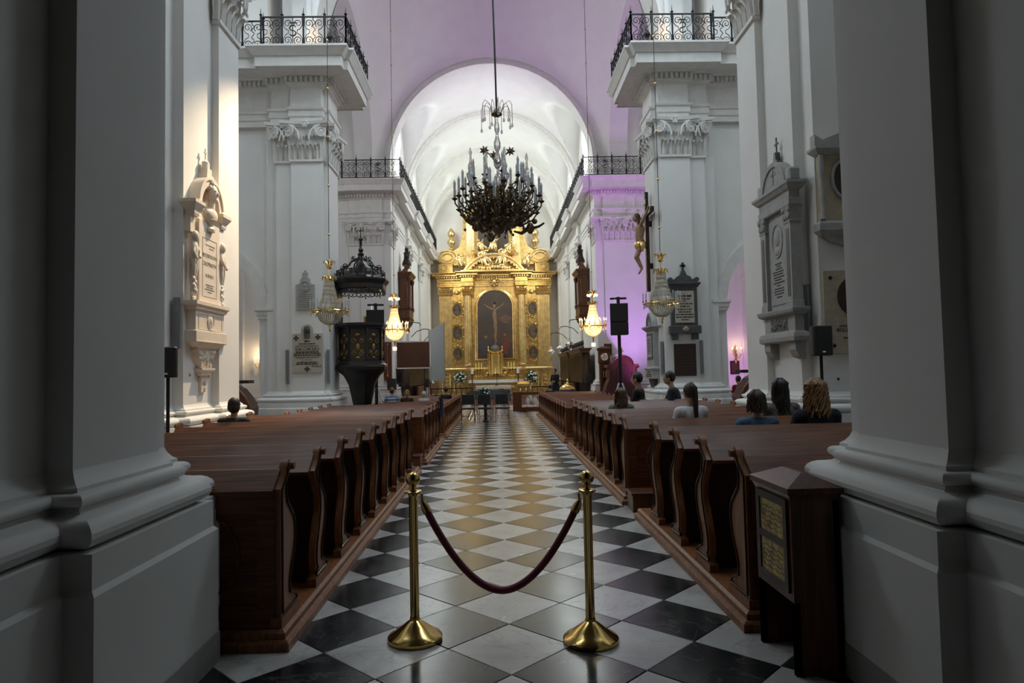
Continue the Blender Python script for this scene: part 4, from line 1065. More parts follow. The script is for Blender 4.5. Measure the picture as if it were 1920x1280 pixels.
# balustrade corner near the aisle end
t = thing('marble_balustrade', 'short white marble balustrade with red-brown base at the aisle end', 'balustrade', (1.1, 27.0, 0))
MB().box(-.1, 1.6, -.14, .14, 0, .16).build('plinth', MIDW, t); MB().box(-.1, 1.6, -.15, .15, .66, .76).build('cap_rail', MIDW, t)
for k in range(5): MB().lathe([(.07, .16), (.08, .2), (.04, .25), (.09, .38), (.08, .46), (.04, .58), (.07, .64), (.07, .66)], 12, (.15 + .3 * k, 0, 0)).build('baluster', LINEN, t, 50)
MB().box(-.45, -.1, -.18, .18, 0, .78).build('end_post', MIDW, t, bevel=.01)
t = thing('altar_carpet', 'dark red carpet on the chancel floor before the altar', 'carpet', (0, 38, 0))
MB().box(-1.22, 1.8, -5.5, 2.5, .001, .014).build('carpet_field', mat('red_carpet', (.10, .012, .012), .9, var=.3, scale=60), t)
MB().box(-1.26, 1.84, -5.56, 2.56, .0005, .010).build('carpet_border', mat('carpet_border', (.16, .09, .04), .9), t)
# ================================================================== WALL MEMORIALS  (local: front faces -y, x to the right, wall plane y = 0)
RXT = (PI / 2, 0, 0)
def bars(par, rows, m, y):
    b = MB()
    for x0, x1, z, h in rows:
        x = x0
        while x < x1 - .004:
            w = min(random.uniform(.6, 2.6) * h * 1.4, x1 - x); b.box(x, x + w, y - .003, y + .002, z - h / 2, z + h / 2); x += w + h * .55
    return tag(b.build('worn_inscription', m, par), kind='stuff')
def maltese(cx_, cz_, r):
    pts = []
    for k in range(4):
        a = k * PI / 2
        for da, rr in ((-.42, 1), (.42, 1), (PI / 4, .22)): pts.append((cx_ + r * rr * cos(a + da), cz_ + r * rr * sin(a + da)))
    return pts
# ---- cream marble memorial with bust (left nave pier)
t = thing('bust_memorial', 'cream marble wall memorial with a bust in a niche, lit by a warm spotlight', 'memorial', (-4.565, 10.52, 0), PI / 2); t.scale = (.94, .62, 1)
MB().box(-.40, .40, -.22, .0, 2.70, 3.98).build('tablet', CREAM, t, bevel=.008)
MB().tube([(x, -.223, z) for x, z in ((-.27, 2.82), (.27, 2.82), (.27, 3.72), (-.27, 3.72))], .008, 4, True).build('tablet_border', CREAM, t)
for s_, z, k in (('FRYDERYKOWI', 3.45, .085), ('CHOPINOWI', 3.32, .095), ('RODACY', 3.14, .075)): text('inscription', s_, k, TXTG, t, (0, -.223, z), RXT)
bars(t, [(-.16, .20, 3.62, .018), (-.02, .16, 3.575, .016), (-.15, .15, 3.00, .018), (-.12, .13, 2.965, .016), (-.18, .18, 2.93, .018), (-.08, .08, 2.89, .016)], TXTG, -.221)
def molded(nm, w, d, prof, par=None, m=CREAM): return MB().ring([(-w / 2, -d), (w / 2, -d), (w / 2, 0), (-w / 2, 0)], prof).build(nm, m, par or t)
molded('ledge', 1.10, .24, [(0, 2.58), (.05, 2.60), (.05, 2.63), (.10, 2.66), (.10, 2.71), (0, 2.72)])
molded('pedestal', 1.10, .24, [(0, 2.26), (.0, 2.58)])
MB().tube([(x, -.243, z) for x, z in ((-.45, 2.30), (.45, 2.30), (.45, 2.54), (-.45, 2.54))], .010, 4, True).build('pedestal_border', CREAM, t)
b = MB(); b.ball((0, -.245, 2.43), (.10, .02, .11), 10, 6); b.ball((0, -.26, 2.45), (.05, .02, .06), 8, 6); b.tube([(.12 * cos(a), -.248, 2.43 + .12 * sin(a)) for a in [2 * PI * i / 16 for i in range(16)]], .014, 5, True); b.build('medallion', CREAM, t, 60)
molded('lower_slab', 1.12, .25, [(.02, 2.10), (.04, 2.11), (.04, 2.27), (0, 2.28)])
molded('corbel_moulding', .80, .20, [(-.12, 1.98), (-.02, 2.01), (-.02, 2.03), (.04, 2.06), (.10, 2.10), (.12, 2.11)])
MB().add([(-.34, -.16, 2.0), (.34, -.16, 2.0), (.40, 0, 2.0), (-.40, 0, 2.0), (-.26, -.14, 1.86), (.26, -.14, 1.86), (.30, 0, 1.86), (-.30, 0, 1.86), (-.17, -.10, 1.72), (.17, -.10, 1.72), (.19, 0, 1.72), (-.19, 0, 1.72)],
         [(0, 1, 5, 4), (1, 2, 6, 5), (3, 0, 4, 7), (4, 5, 9, 8), (5, 6, 10, 9), (7, 4, 8, 11), (8, 9, 10, 11), (0, 3, 2, 1)]).build('corbel', CREAM, t)
b = MB()
for k in range(34):
    z = random.uniform(1.74, 1.98); w = .16 + (z - 1.72) * .6; b.ball((random.uniform(-w, w), -.13 - (z - 1.72) * .12, z), (.035, .025, .03), 6, 4)
tag(b.build('floral_relief', CREAM, t, 60), kind='stuff')
molded('corbel_foot', .34, .12, [(-.06, 1.56), (-.04, 1.60), (.02, 1.62), (.03, 1.66), (.08, 1.69), (.08, 1.72)])
MB().box(-.10, .10, -.08, 0, 1.35, 1.58).build('wall_strip', CREAM, t)
text('inscription', 'Iu C.', .09, TXT, t, (-.0, -.084, 1.44), (PI / 2, -PI / 2, 0))
for x in (-.53, .53):
    b = MB(); b.ring([(x - .11, -.28), (x + .11, -.28), (x + .11, 0), (x - .11, 0)], [(-.04, 3.98), (-.02, 4.02), (-.02, 4.06), (.02, 4.10), (.05, 4.14), (.07, 4.16), (.07, 4.21)]); b.build('side_cornice', CREAM, t)
    MB().box(x - .085, x + .085, -.16, 0, 3.74, 4.0).build('side_pier', CREAM, t)
    f = MB(); sg = 1 if x > 0 else -1        # carved child figure ending in garlands
    f.ball((x, -.22, 3.68), (.075, .08, .085), 10, 8); f.ball((x, -.20, 3.47), (.095, .08, .15), 10, 8)
    f.tube([(x, -.2, 3.55), (x - sg * .09, -.27, 3.45), (x - sg * .03, -.31, 3.36)], [.045, .035, .028], 7); f.tube([(x, -.2, 3.55), (x + sg * .09, -.24, 3.44), (x + sg * .05, -.30, 3.33)], [.045, .035, .028], 7)
    f.tube([(x - .03, -.2, 3.36), (x - .04, -.22, 3.22), (x - .02, -.20, 3.10)], [.06, .05, .03], 7); f.tube([(x + .03, -.2, 3.36), (x + .05, -.21, 3.22), (x + .03, -.20, 3.08)], [.06, .05, .03], 7)
    f.build('carved_child', CREAM, t, 60)
    f = MB()
    for k in range(16): f.ball((x + random.uniform(-.05, .05), -.19 + random.uniform(-.03, .02), 3.08 - .022 * k), (.045, .04, .04), 6, 4)
    f.lathe([(.03, 2.72), (.05, 2.78), (.06, 2.95), (.04, 3.02)], 8, (x, -.17, 0)); f.build('carved_garland', CREAM, t, 60)
MB().prism(arc(0, 4.20, .46, 0, PI, 20) + arc(0, 4.20, .34, PI, 0, 20), -.26, 0).build('niche_arch', CREAM, t, 25)
MB().prism(arc(0, 4.20, .36, 0, PI, 20), -.06, 0).build('niche_back', CREAM, t)
MB().prism(arc(0, 4.20, .49, .12, PI - .12, 20) + arc(0, 4.20, .45, PI - .12, .12, 20), -.30, 0).build('hood_mould', CREAM, t, 25)
b = MB(); b.box(-.13, .13, -.24, 0, 4.64, 4.74); b.box(-.09, .09, -.22, 0, 4.74, 4.84); b.lathe([(.085, 0), (.085, .10), (.0, .16)], 12, (0, -.12, 4.84)); b.build('crowning_block', CREAM, t, 40)
b = MB(); b.box(-.013, .013, -.13, -.104, 4.97, 5.16); b.box(-.05, .05, -.13, -.104, 5.08, 5.105); b.build('cross', CREAM, t)
bm_ = MB(); bm_.ball((0, -.30, 4.44), (.105, .125, .145), 14, 10); bm_.tube([(0, -.26, 4.18), (0, -.28, 4.36)], [.085, .062], 10)
bm_.ball((0, -.24, 4.10), (.22, .13, .13), 14, 8); bm_.lathe([(.10, 3.84), (.11, 3.88), (.06, 3.92), (.07, 3.96), (.14, 4.02)], 12, (0, -.24, 0))
bm_.tube([(0, -.405, 4.47), (0, -.435, 4.43), (0, -.41, 4.405)], [.015, .022, .016], 6); bm_.ball((0, -.40, 4.335), (.04, .03, .03), 8, 6)
for sx in (-1, 1): bm_.ball((sx * .045, -.40, 4.475), (.028, .018, .014), 6, 5)
bm_.build('bust', CREAM, t, 60)
h = MB()
for k in range(40):
    d = Vector((random.gauss(0, 1), random.gauss(.6, 1), random.gauss(.5, .8))).normalized(); h.ball((d.x * .11, -.29 + d.y * .12, 4.47 + d.z * .13), (.04, .04, .035), 6, 4)
h.build('bust_hair', CREAM, t, 60)
for y, z in ((-.42, 1.62), (.28, 1.60), (.52, 1.86)): MB().lathe([(0, 0), (.028, 0), (.028, .02), (.012, .03)], 10, M=T(y, 0, z, rx=PI / 2)).build('brass_stud', BRASS, t, 50)

# ---- grey stone memorial (right nave pier)
t = thing('stone_memorial', 'grey stone wall memorial with pilasters and an oval profile medallion on the right nave pier', 'memorial', (4.565, 10.34, 0), -PI / 2); t.scale = (.92, .58, 1)
mo = lambda nm, w, d, prof, m=GREY: MB().ring([(-w / 2, -d), (w / 2, -d), (w / 2, 0), (-w / 2, 0)], prof).build(nm, m, t)
MB().box(-.55, .55, -.18, 0, 2.42, 3.95).build('memorial_slab', GREY, t)
MB().box(-.33, .33, -.205, -.17, 2.52, 3.85).build('tablet', GREY, t, bevel=.008)
for x in (-.50, .50):
    b = MB(); b.box(x - .11, x + .11, -.28, 0, 2.52, 3.72); b.box(x - .13, x + .13, -.30, 0, 2.42, 2.54); b.build('pilaster', GREY, t, bevel=.006)
    MB().box(x - .055, x + .055, -.288, -.27, 2.60, 3.62).build('inlay', GREYD, t)
    b = MB(); b.ring([(x - .11, -.28), (x + .11, -.28), (x + .11, 0), (x - .11, 0)], [(.01, 3.70), (.02, 3.73), (0, 3.74), (.03, 3.92), (.05, 3.95)])
    for k in (-1, 0, 1): b.ball((x + .08 * k, -.30, 3.80), (.045, .035, .06), 6, 5)
    for k in (-1, 1): b.ball((x + .10 * k, -.31, 3.90), (.045, .04, .045), 6, 5)
    b.build('pilaster_capital', GREY, t, 40)
mo('architrave', 1.22, .28, [(0, 3.95), (.02, 3.97), (.02, 4.06), (0, 4.07), (0, 4.18), (.05, 4.20), (.10, 4.25), (.13, 4.27), (.13, 4.31), (0, 4.33)])
MB().prism(arc(0, 4.25, .48, .15, PI - .15, 20), -.26, 0).build('lunette', GREY, t)
MB().prism(arc(0, 4.25, .50, .12, PI - .12, 20) + arc(0, 4.25, .43, PI - .12, .12, 20), -.30, 0).build('lunette_hood', GREY, t, 25)
for x in (-.57, .57): MB().box(x - .10, x + .10, -.28, 0, 4.32, 4.52).build('acroterion', GREY, t, bevel=.03)
b = MB(); b.box(-.02, .02, -.27, -.255, 4.40, 4.66); b.box(-.09, .09, -.27, -.255, 4.54, 4.58); b.build('carved_cross', GREYD, t)
b = MB(); b.prism([(-.16, 4.70), (.16, 4.70), (.05, 4.80), (.03, 4.92), (-.03, 4.92), (-.05, 4.80)], -.2, -.06); b.box(-.015, .015, -.145, -.115, 4.9, 5.16); b.box(-.07, .07, -.145, -.115, 5.04, 5.07); b.build('finial_cross', GREYD, t)
MB().tube([(.20 * cos(a), -.21, 3.52 + .26 * sin(a)) for a in [2 * PI * i / 24 for i in range(24)]], .022, 6, True).build('medallion_rim', GREY, t, 60)
b = MB(); b.ball((0, -.205, 3.56), (.10, .04, .13), 10, 8); b.ball((-.01, -.205, 3.36), (.13, .03, .07), 10, 8); b.ball((-.10, -.205, 3.55), (.03, .02, .03), 6, 5); b.build('medallion_profile', GREY, t, 60)
bars(t, [(-.12, .14, 3.16, .024), (-.06, .10, 3.12, .018), (-.11, .15, 3.08, .02), (-.22, .2, 3.035, .02), (-.2, .19, 2.995, .02), (-.2, .22, 2.95, .02), (-.16, .12, 2.91, .02), (-.20, .22, 2.865, .022), (-.08, .06, 2.82, .018), (-.17, .18, 2.77, .02), (-.2, .2, 2.73, .02), (-.18, .18, 2.69, .02), (-.1, .12, 2.64, .02)], TXT, -.207)
mo('base_cornice', 1.30, .30, [(0, 2.33), (.06, 2.36), (.08, 2.40), (.08, 2.43), (0, 2.44)])
mo('base_block', 1.20, .24, [(.02, 2.06), (.0, 2.1), (0, 2.34)])
b = MB(); b.box(-.33, .33, -.25, -.23, 2.10, 2.30)
for k in range(14): b.ball((random.uniform(-.28, .28), -.25, random.uniform(2.13, 2.27)), (.06, .02, .035), 6, 4)
b.build('wreath_relief', GREYD, t, 60)
mo('base_slab', 1.30, .30, [(.0, 1.92), (.05, 1.94), (.06, 2.0), (.04, 2.06), (0, 2.07)])
for x in (-.50, .50): MB().prism([(-.26, 1.93), (-.26, 1.80), (-.18, 1.70), (0, 1.66), (0, 1.93)], x - .12, x + .12, 'x').build('bracket', GREY, t)

# ---- memorials on the camera-facing wall of the right nave pier
t = thing('round_portrait_memorial', 'grey stone memorial with a dark round portrait high beside the right foreground pier', 'memorial', (5.15, 9.6, 0)); t.scale = (.86, 1, 1)
MB().box(-.48, .48, -.10, 0, 3.62, 4.62).build('memorial_slab', OCHRE, t, bevel=.01)
MB().ring([(-.5, -.12), (.5, -.12), (.5, 0), (-.5, 0)], [(0, 4.60), (.03, 4.63), (.08, 4.68), (.08, 4.72), (0, 4.74)]).build('cornice', GREY, t)
MB().prism([(-.56, 4.72), (.56, 4.72), (.56, 4.9), (.42, 4.82), (0, 4.96), (-.42, 4.82), (-.56, 4.9)], -.14, 0).build('gable', GREY, t)
for x in (-.46, .46): MB().lathe([(.05, 3.66), (.035, 3.72), (.03, 4.3), (.05, 4.4), (.04, 4.6)], 8, (x, -.12, 0)).build('colonnette', GREY, t, 40)
MB().tube([(.27 * cos(a), -.11, 4.25 + .30 * sin(a)) for a in [2 * PI * i / 24 for i in range(24)]], .03, 6, True).build('portrait_rim', GREY, t, 60)
MB().prism([(.26 * cos(a), 4.25 + .29 * sin(a)) for a in [2 * PI * i / 24 for i in range(24)]], -.115, -.09).build('portrait_disc', mat('dark_brown_bronze', (.035, .016, .012), .45), t)
MB().ring([(-.5, -.12), (.5, -.12), (.5, 0), (-.5, 0)], [(-.03, 3.42), (.0, 3.45), (.04, 3.5), (.04, 3.6), (.02, 3.63), (0, 3.64)]).build('sill', GREY, t)
MB().prism([(-.46, 3.44), (.46, 3.44), (.3, 3.34), (.12, 3.30), (0, 3.24), (-.12, 3.30), (-.3, 3.34)], -.08, 0).build('apron', GREY, t)
t = thing('ochre_plaque', 'ochre stone plaque with a dark round relief and lettering behind the right loudspeaker', 'plaque', (5.28, 9.6, 0))
MB().box(-.53, .53, -.045, 0, 1.72, 2.93).build('plaque_slab', OCHRE, t, bevel=.006)
MB().lathe([(0, 0), (.31, 0), (.31, .02), (.27, .035), (0, .045)], 28, M=T(-.02, -.045, 2.55, rx=PI / 2)).build('round_relief', mat('dark_brown_bronze', (.035, .016, .012), .45), t, 40)
b = MB()
for k in range(7): a = 2.4 + .28 * k; b.tube([(-.12, -.05, 2.2), (-.16 + .03 * k, -.055, 2.28), (-.23 + .07 * k, -.05, 2.33 - .03 * k)], [.008, .03, .004], 4)
b.build('laurel_spray', MATS['dark_brown_bronze'], t)
for x, z in ((-.42, 2.82), (-.40, 1.84), (.42, 2.82), (.40, 1.84)):
    b = MB(); b.box(x - .03, x + .03, -.05, -.04, z - .012, z + .012); b.box(x - .012, x + .012, -.05, -.04, z - .03, z + .03); b.build('small_cross', TXT, t)
text('inscription', 'ALEKSANDER', .042, TXT, t, (-.32, -.048, 2.12), RXT, align='LEFT'); text('inscription', 'BOLESŁAW', .075, TXT, t, (-.36, -.048, 2.06), RXT, align='LEFT')
bars(t, [(-.18, .2, 2.00, .025), (-.26, .24, 1.95, .025), (-.12, .14, 1.89, .022)], TXT, -.046)

# ---- left crossing pier plaques
t = thing('grey_plaque', 'small grey plaque with round portrait and cross, upper one on the left crossing pier', 'plaque', (-5.07, 18.1, 0))
MB().prism([(-.25, 3.34), (.25, 3.34), (.25, 4.02), (.14, 4.06), (.12, 4.18), (-.12, 4.18), (-.14, 4.06), (-.25, 4.02)], -.05, 0).build('plaque_slab', GREY, t, bevel=.006)
MB().prism([(-.10, 4.18), (.10, 4.18), (.03, 4.26), (.03, 4.30), (.07, 4.30), (.07, 4.35), (.03, 4.35), (.03, 4.41), (-.03, 4.41), (-.03, 4.35), (-.07, 4.35), (-.07, 4.30), (-.03, 4.30), (-.03, 4.26)], -.04, 0).build('cross', GREY, t)
MB().tube([(.13 * cos(a), -.055, 3.98 + .13 * sin(a)) for a in [2 * PI * i / 20 for i in range(20)]], .018, 5, True).build('medallion_rim', GREY, t, 60)
b = MB(); b.ball((0, -.05, 4.0), (.06, .03, .07), 8, 6); b.ball((0, -.05, 3.91), (.08, .02, .04), 8, 6); b.build('medallion_head', GREY, t, 60)
bars(t, [(-.19, .19, 3.76 - .055 * k, .018) for k in range(7)], TXTG, -.052)
PLQ = mat('pale_plaque_stone', (.52, .47, .38), .6, var=.12, scale=8)
t = thing('lettered_plaque', 'pale stone plaque with black crosses, lettering and a dark portrait relief at its top', 'plaque', (-5.03, 18.1, 0))
MB().prism([(-.40, 1.66), (.40, 1.66), (.40, 2.71), (.16, 2.71), (.16, 2.80)] + arc(0, 2.80, .16, 0, PI, 10)[1:] + [(-.16, 2.71), (-.40, 2.71)], -.04, 0).build('plaque_slab', PLQ, t)
b = MB(); b.prism([(-.075, 2.58), (.075, 2.58), (.085, 2.80), (.05, 2.90), (-.05, 2.90), (-.085, 2.80)], -.07, -.03); b.ball((0, -.07, 2.80), (.06, .03, .08), 8, 6); b.build('portrait_relief', GREYD, t, 40)
for x, z in ((-.29, 2.59), (.29, 2.61), (0, 1.76)): MB().prism(maltese(x, z, .075), -.046, -.035).build('black_cross', TXT, t)
text('inscription', 'SIKORSKI', .135, TXT, t, (0, -.044, 2.285), RXT).scale = (1.15, 1, 1)
text('inscription', 'RODACY', .062, TXT, t, (.25, -.044, 1.83), RXT); text('inscription', 'N A R O D U', .05, TXT, t, (0, -.044, 2.005), RXT); text('inscription', 'WŁADYSŁAW EUGENIUSZ', .052, TXT, t, (0, -.044, 2.375), RXT); text('inscription', 'POLEGŁEMU PRZYWÓDCY', .052, TXT, t, (0, -.044, 2.07), RXT)
bars(t, [(-.07, .07, 2.50, .04), (-.22, .22, 2.435, .026), (-.30, .30, 2.215, .03), (-.36, .36, 2.175, .026), (-.36, .36, 2.13, .03), (-.27, .27, 1.94, .03), (-.29, .29, 1.895, .03)], TXT, -.042)

# ---- right crossing pier monuments
t = thing('dark_memorial', 'dark grey marble memorial with scrolled top and cross on the right crossing pier', 'memorial', (5.13, 18.1, 0))
MB().box(-.36, .36, -.10, 0, 2.72, 3.78).build('memorial_slab', GREYD, t, bevel=.008)
MB().box(-.26, .26, -.125, -.09, 2.80, 3.66).build('tablet', PLQ, t)
MB().ring([(-.38, -.12), (.38, -.12), (.38, 0), (-.38, 0)], [(0, 3.76), (.02, 3.80), (.06, 3.85), (.06, 3.89), (0, 3.90)]).build('cornice', GREYD, t)
MB().prism([(-.36, 3.90), (.36, 3.90), (.30, 3.98)] + [(.22 * cos(a), 3.98 + .12 * sin(a)) for a in [PI * i / 10 for i in range(11)]] + [(-.30, 3.98)], -.12, 0).build('scrolled_top', GREYD, t)
for x in (-.36, .36): MB().lathe([(0, -.06), (.065, -.06), (.065, .06), (0, .06)], 12, M=T(x, -.06, 3.97, rx=PI / 2)).build('scroll_end', GREYD, t, 40)
b = MB(); b.prism([(-.10, 4.08), (.10, 4.08), (.04, 4.22), (-.04, 4.22)], -.10, -.02); b.box(-.03, .03, -.08, -.04, 4.2, 4.44); b.box(-.075, .075, -.08, -.04, 4.32, 4.38); b.build('cross', GREYD, t)
text('inscription', 'Ś. P.', .05, TXT, t, (0, -.128, 3.60), RXT)
bars(t, [(-.19, .20, 3.52, .05), (-.15, .16, 3.44, .03), (-.05, .05, 3.38, .03), (-.22, .22, 3.31, .03), (-.15, .15, 3.24, .03), (-.2, .2, 3.16, .03), (-.17, .17, 3.09, .03), (-.24, .24, 3.02, .03), (-.24, .24, 2.95, .03), (-.1, .1, 2.88, .025)], TXT, -.127)
MB().box(-.43, .43, -.17, 0, 2.50, 2.72).build('base_block', GREYD, t, bevel=.015)
b = MB(); b.ball((0, -.18, 2.62), (.09, .03, .06), 8, 6); b.ball((0, -.19, 2.66), (.05, .03, .04), 8, 6); b.build('base_emblem', OCHRE, t, 60)
for x in (-.28, .28): MB().box(x - .08, x + .08, -.13, 0, 2.34, 2.50).build('bracket', GREYD, t, bevel=.01)
t = thing('bronze_plaque', 'dark brown bronze plaque below the dark memorial on the right crossing pier', 'plaque', (5.13, 18.1, 0))
MB().box(-.30, .30, -.03, 0, 1.36, 2.23).build('plaque_plate', MATS['dark_brown_bronze'], t, bevel=.006)
bars(t, [(-.24, .24, 2.15 - .075 * k, .022) for k in range(10)], mat('bronze_letters', (.09, .045, .03), .4, .4), -.032)
t = thing('framed_memorial', 'grey memorial with dark framed tablet and arched wreath top facing the aisle, under the crucifix', 'memorial', (4.5, 18.86, 0), -PI / 2)
GRL = mat('light_grey_marble', (.42, .42, .41), .5, var=.15, scale=8)
MB().box(-.42, .42, -.14, 0, 1.62, 2.66).build('memorial_slab', GRL, t, bevel=.008)
MB().box(-.33, .33, -.155, -.13, 1.84, 2.56).build('dark_frame', GREYD, t); MB().box(-.27, .27, -.165, -.14, 1.90, 2.50).build('tablet', GRL, t)
bars(t, [(-.18, .18, 2.40 - .055 * k, .022) for k in range(8)], TXT, -.166)
MB().ring([(-.44, -.16), (.44, -.16), (.44, 0), (-.44, 0)], [(0, 2.64), (.03, 2.68), (.09, 2.73), (.09, 2.77), (0, 2.78)]).build('cornice', GRL, t)
MB().prism(arc(0, 2.78, .36, 0, PI, 18), -.10, 0).build('lunette', GREYD, t); MB().prism(arc(0, 2.78, .38, 0, PI, 18) + arc(0, 2.78, .31, PI, 0, 18), -.16, 0).build('lunette_hood', GRL, t, 25)
b = MB(); b.tube([(.15 * cos(a), -.11, 2.94 + .13 * sin(a)) for a in [2 * PI * i / 16 for i in range(16)]], .03, 5, True); b.box(-.02, .02, -.12, -.1, 2.8, 3.08); b.build('wreath', GRL, t, 60)
MB().ring([(-.44, -.17), (.44, -.17), (.44, 0), (-.44, 0)], [(0, 1.30), (.02, 1.31), (.02, 1.54), (.05, 1.56), (.05, 1.60), (-.02, 1.64)]).build('lettered_base', GRL, t)
bars(t, [(-.2, .2, 1.48, .03), (-.32, .32, 1.42, .025), (-.3, .3, 1.37, .025)], TXT, -.192)
b = MB(); b.prism([(-.16, 1.30), (-.10, 1.05), (0, 1.2), (0, 1.30)], -.2, .2, 'x'); b.build('bracket', GREYD, t)

# ---- crucifix on the right crossing pier
t = thing('crucifix', 'large dark wooden cross with a carved pale figure on the right crossing pier', 'crucifix', (4.36, 18.8, 0), -PI / 2)
MB().box(-.075, .075, -.05, .05, 3.75, 6.58).build('upright', DKW, t, bevel=.008); MB().box(-.72, .72, -.051, .049, 5.88, 6.02).build('crossbeam', DKW, t, bevel=.008)
MB().box(-.13, .13, -.065, -.045, 6.22, 6.36).build('title_board', PLQ, t); MB().box(-.06, .06, -.0, .135, 4.4, 4.55).build('wall_bracket', IRON, t); MB().box(-.06, .06, -.0, .135, 5.6, 5.75).build('wall_bracket', IRON, t)
COR = mat('polychrome_flesh', (.42, .25, .15), .5, var=.3, scale=8)
def capsule(b, p, q, r0, r1, n=10):
    b.tube([p, Vector(p).lerp(Vector(q), .5), q], [r0, (r0 + r1) / 2, r1], n); b.ball(p, r0, n, 6); b.ball(q, r1, n, 6)
def body_obj(nm, b, m, par, vox=.014, it=2):
    o = b.build(nm, m, par, 180)
    md = o.modifiers.new('remesh', 'REMESH'); md.mode = 'VOXEL'; md.voxel_size = vox; md.use_smooth_shade = True
    sm = o.modifiers.new('smooth', 'SMOOTH'); sm.factor = .5; sm.iterations = it
    return o
b = MB(); y0 = -.20
capsule(b, (0, y0, 5.55), (0, y0 - .02, 5.30), .145, .12); capsule(b, (0, y0 - .02, 5.28), (0, y0 + .01, 5.10), .12, .13)
for sx in (-1, 1):
    capsule(b, (sx * .13, y0, 5.62), (sx * .38, y0 + .06, 5.80), .06, .045); capsule(b, (sx * .38, y0 + .06, 5.80), (sx * .62, y0 + .11, 5.97), .043, .030); capsule(b, (sx * .62, y0 + .11, 5.97), (sx * .68, y0 + .11, 6.02), .035, .025)
    for f in range(4): capsule(b, (sx * (.66 + .012 * f), y0 + .10, 6.03 - .014 * f), (sx * (.72 + .01 * f), y0 + .07, 6.04 - .02 * f), .009, .008, 6)
    capsule(b, (sx * .07, y0, 5.06), (sx * .06, y0 - .12, 4.74), .085, .062); capsule(b, (sx * .06, y0 - .12, 4.74), (sx * .03, y0 + .02, 4.42), .058, .04); capsule(b, (sx * .03, y0 + .02, 4.42), (sx * .02, y0 - .06, 4.28), .04, .03)
capsule(b, (0, y0 - .02, 5.66), (-.02, y0 - .06, 5.78), .055, .05); b.ball((-.03, y0 - .10, 5.86), (.085, .10, .115), 12, 8)
body_obj('carved_body', b, COR, t)
b = MB(); b.lathe([(.15, 4.98), (.17, 5.04), (.165, 5.14), (.14, 5.18)], 14, (0, y0, 0)); b.tube([(.14, y0, 5.12), (.22, y0, 5.02), (.19, y0 + .02, 4.86)], [.05, .05, .03], 6); b.build('loincloth', GOLD, t, 60)
b = MB(); b.ball((-.03, y0 - .07, 5.89), (.10, .10, .11), 12, 8); b.tube([(.06, y0 - .05, 5.86), (.08, y0 - .04, 5.70), (.06, y0 - .06, 5.60)], [.045, .04, .015], 6); b.build('carved_hair', mat('carved_brown_hair', (.06, .03, .015), .6), t, 60)

# ================================================================== PULPIT
t = thing('pulpit', 'black carved pulpit with gilt panels under an openwork canopy at the left crossing pier', 'pulpit', (-3.80, 19.2, 0))
BKW = mat('ebonised_wood', (.014, .012, .011), .35, var=.4, scale=12)
def octa(r, ph=PI / 8): return [(r * cos(ph + PI / 4 * k), r * sin(ph + PI / 4 * k)) for k in range(8)]
MB().ring(octa(.62), [(.0, 1.95), (.0, 2.86), (.04, 2.88), (.06, 2.92), (.10, 2.95), (.10, 3.02), (.0, 3.03)]).build('parapet', BKW, t)
MB().ring(octa(.62), [(-.45, .55), (-.33, .75), (-.28, 1.0), (-.22, 1.3), (-.10, 1.55), (.02, 1.66), (.10, 1.72), (.12, 1.80), (.10, 1.86), (.04, 1.90), (.03, 1.95), (0, 1.96)]).build('bowl', BKW, t, 30)
MB().ring(octa(.62), [(-.20, 0), (-.20, .12), (-.28, .18), (-.42, .3), (-.45, .55)]).build('pulpit_stem', BKW, t, 30)
PG = mat('dull_gilding', (.36, .23, .06), .42, .8, var=.4)
for k in range(8):
    a = PI / 4 * k; rr = .62 * cos(PI / 8) + .006
    b = MB(); M = T(0, 0, 0, rz=a + PI / 2)
    for q in (-1, 1):
        for z in (2.18, 2.52): b.tube([(q * px, -rr, z + pz) for px, pz in spiral((.09, 0), .02, .085, 0, 1.3, 12)], .013, 5, M=M)
    b.ball((0, -rr, 2.35), (.05, .02, .10), 6, 5, M); b.ball((0, -rr, 2.68), (.07, .02, .05), 6, 5, M); b.ball((0, -rr, 2.05), (.06, .02, .04), 6, 5, M)
    b.build('gilt_panel_ornament', PG, t, 60)
    c, s_ = cos(a + PI / 8), sin(a + PI / 8); MB().lathe([(.03, 1.97), (.045, 2.05), (.025, 2.12), (.025, 2.7), (.045, 2.8), (.05, 2.87)], 8, (.63 * c, .63 * s_, 0)).build('corner_baluster', BKW, t, 40)
MB().ring(octa(.70), [(-.03, 3.98), (.02, 4.0), (.02, 4.12), (.05, 4.16), (.10, 4.24), (.10, 4.28), (-.02, 4.34), (-.06, 4.36)]).build('canopy', BKW, t)
MB().ring(octa(.66), [(-.02, 3.985), (-.1, 3.97)]).build('canopy_soffit', BKW, t)
MB().ring(octa(.62), [(-.04, 4.35), (-.12, 4.46), (-.26, 4.56), (-.42, 4.66), (-.52, 4.80), (-.57, 4.98)]).build('canopy_dome', BKW, t, 30)
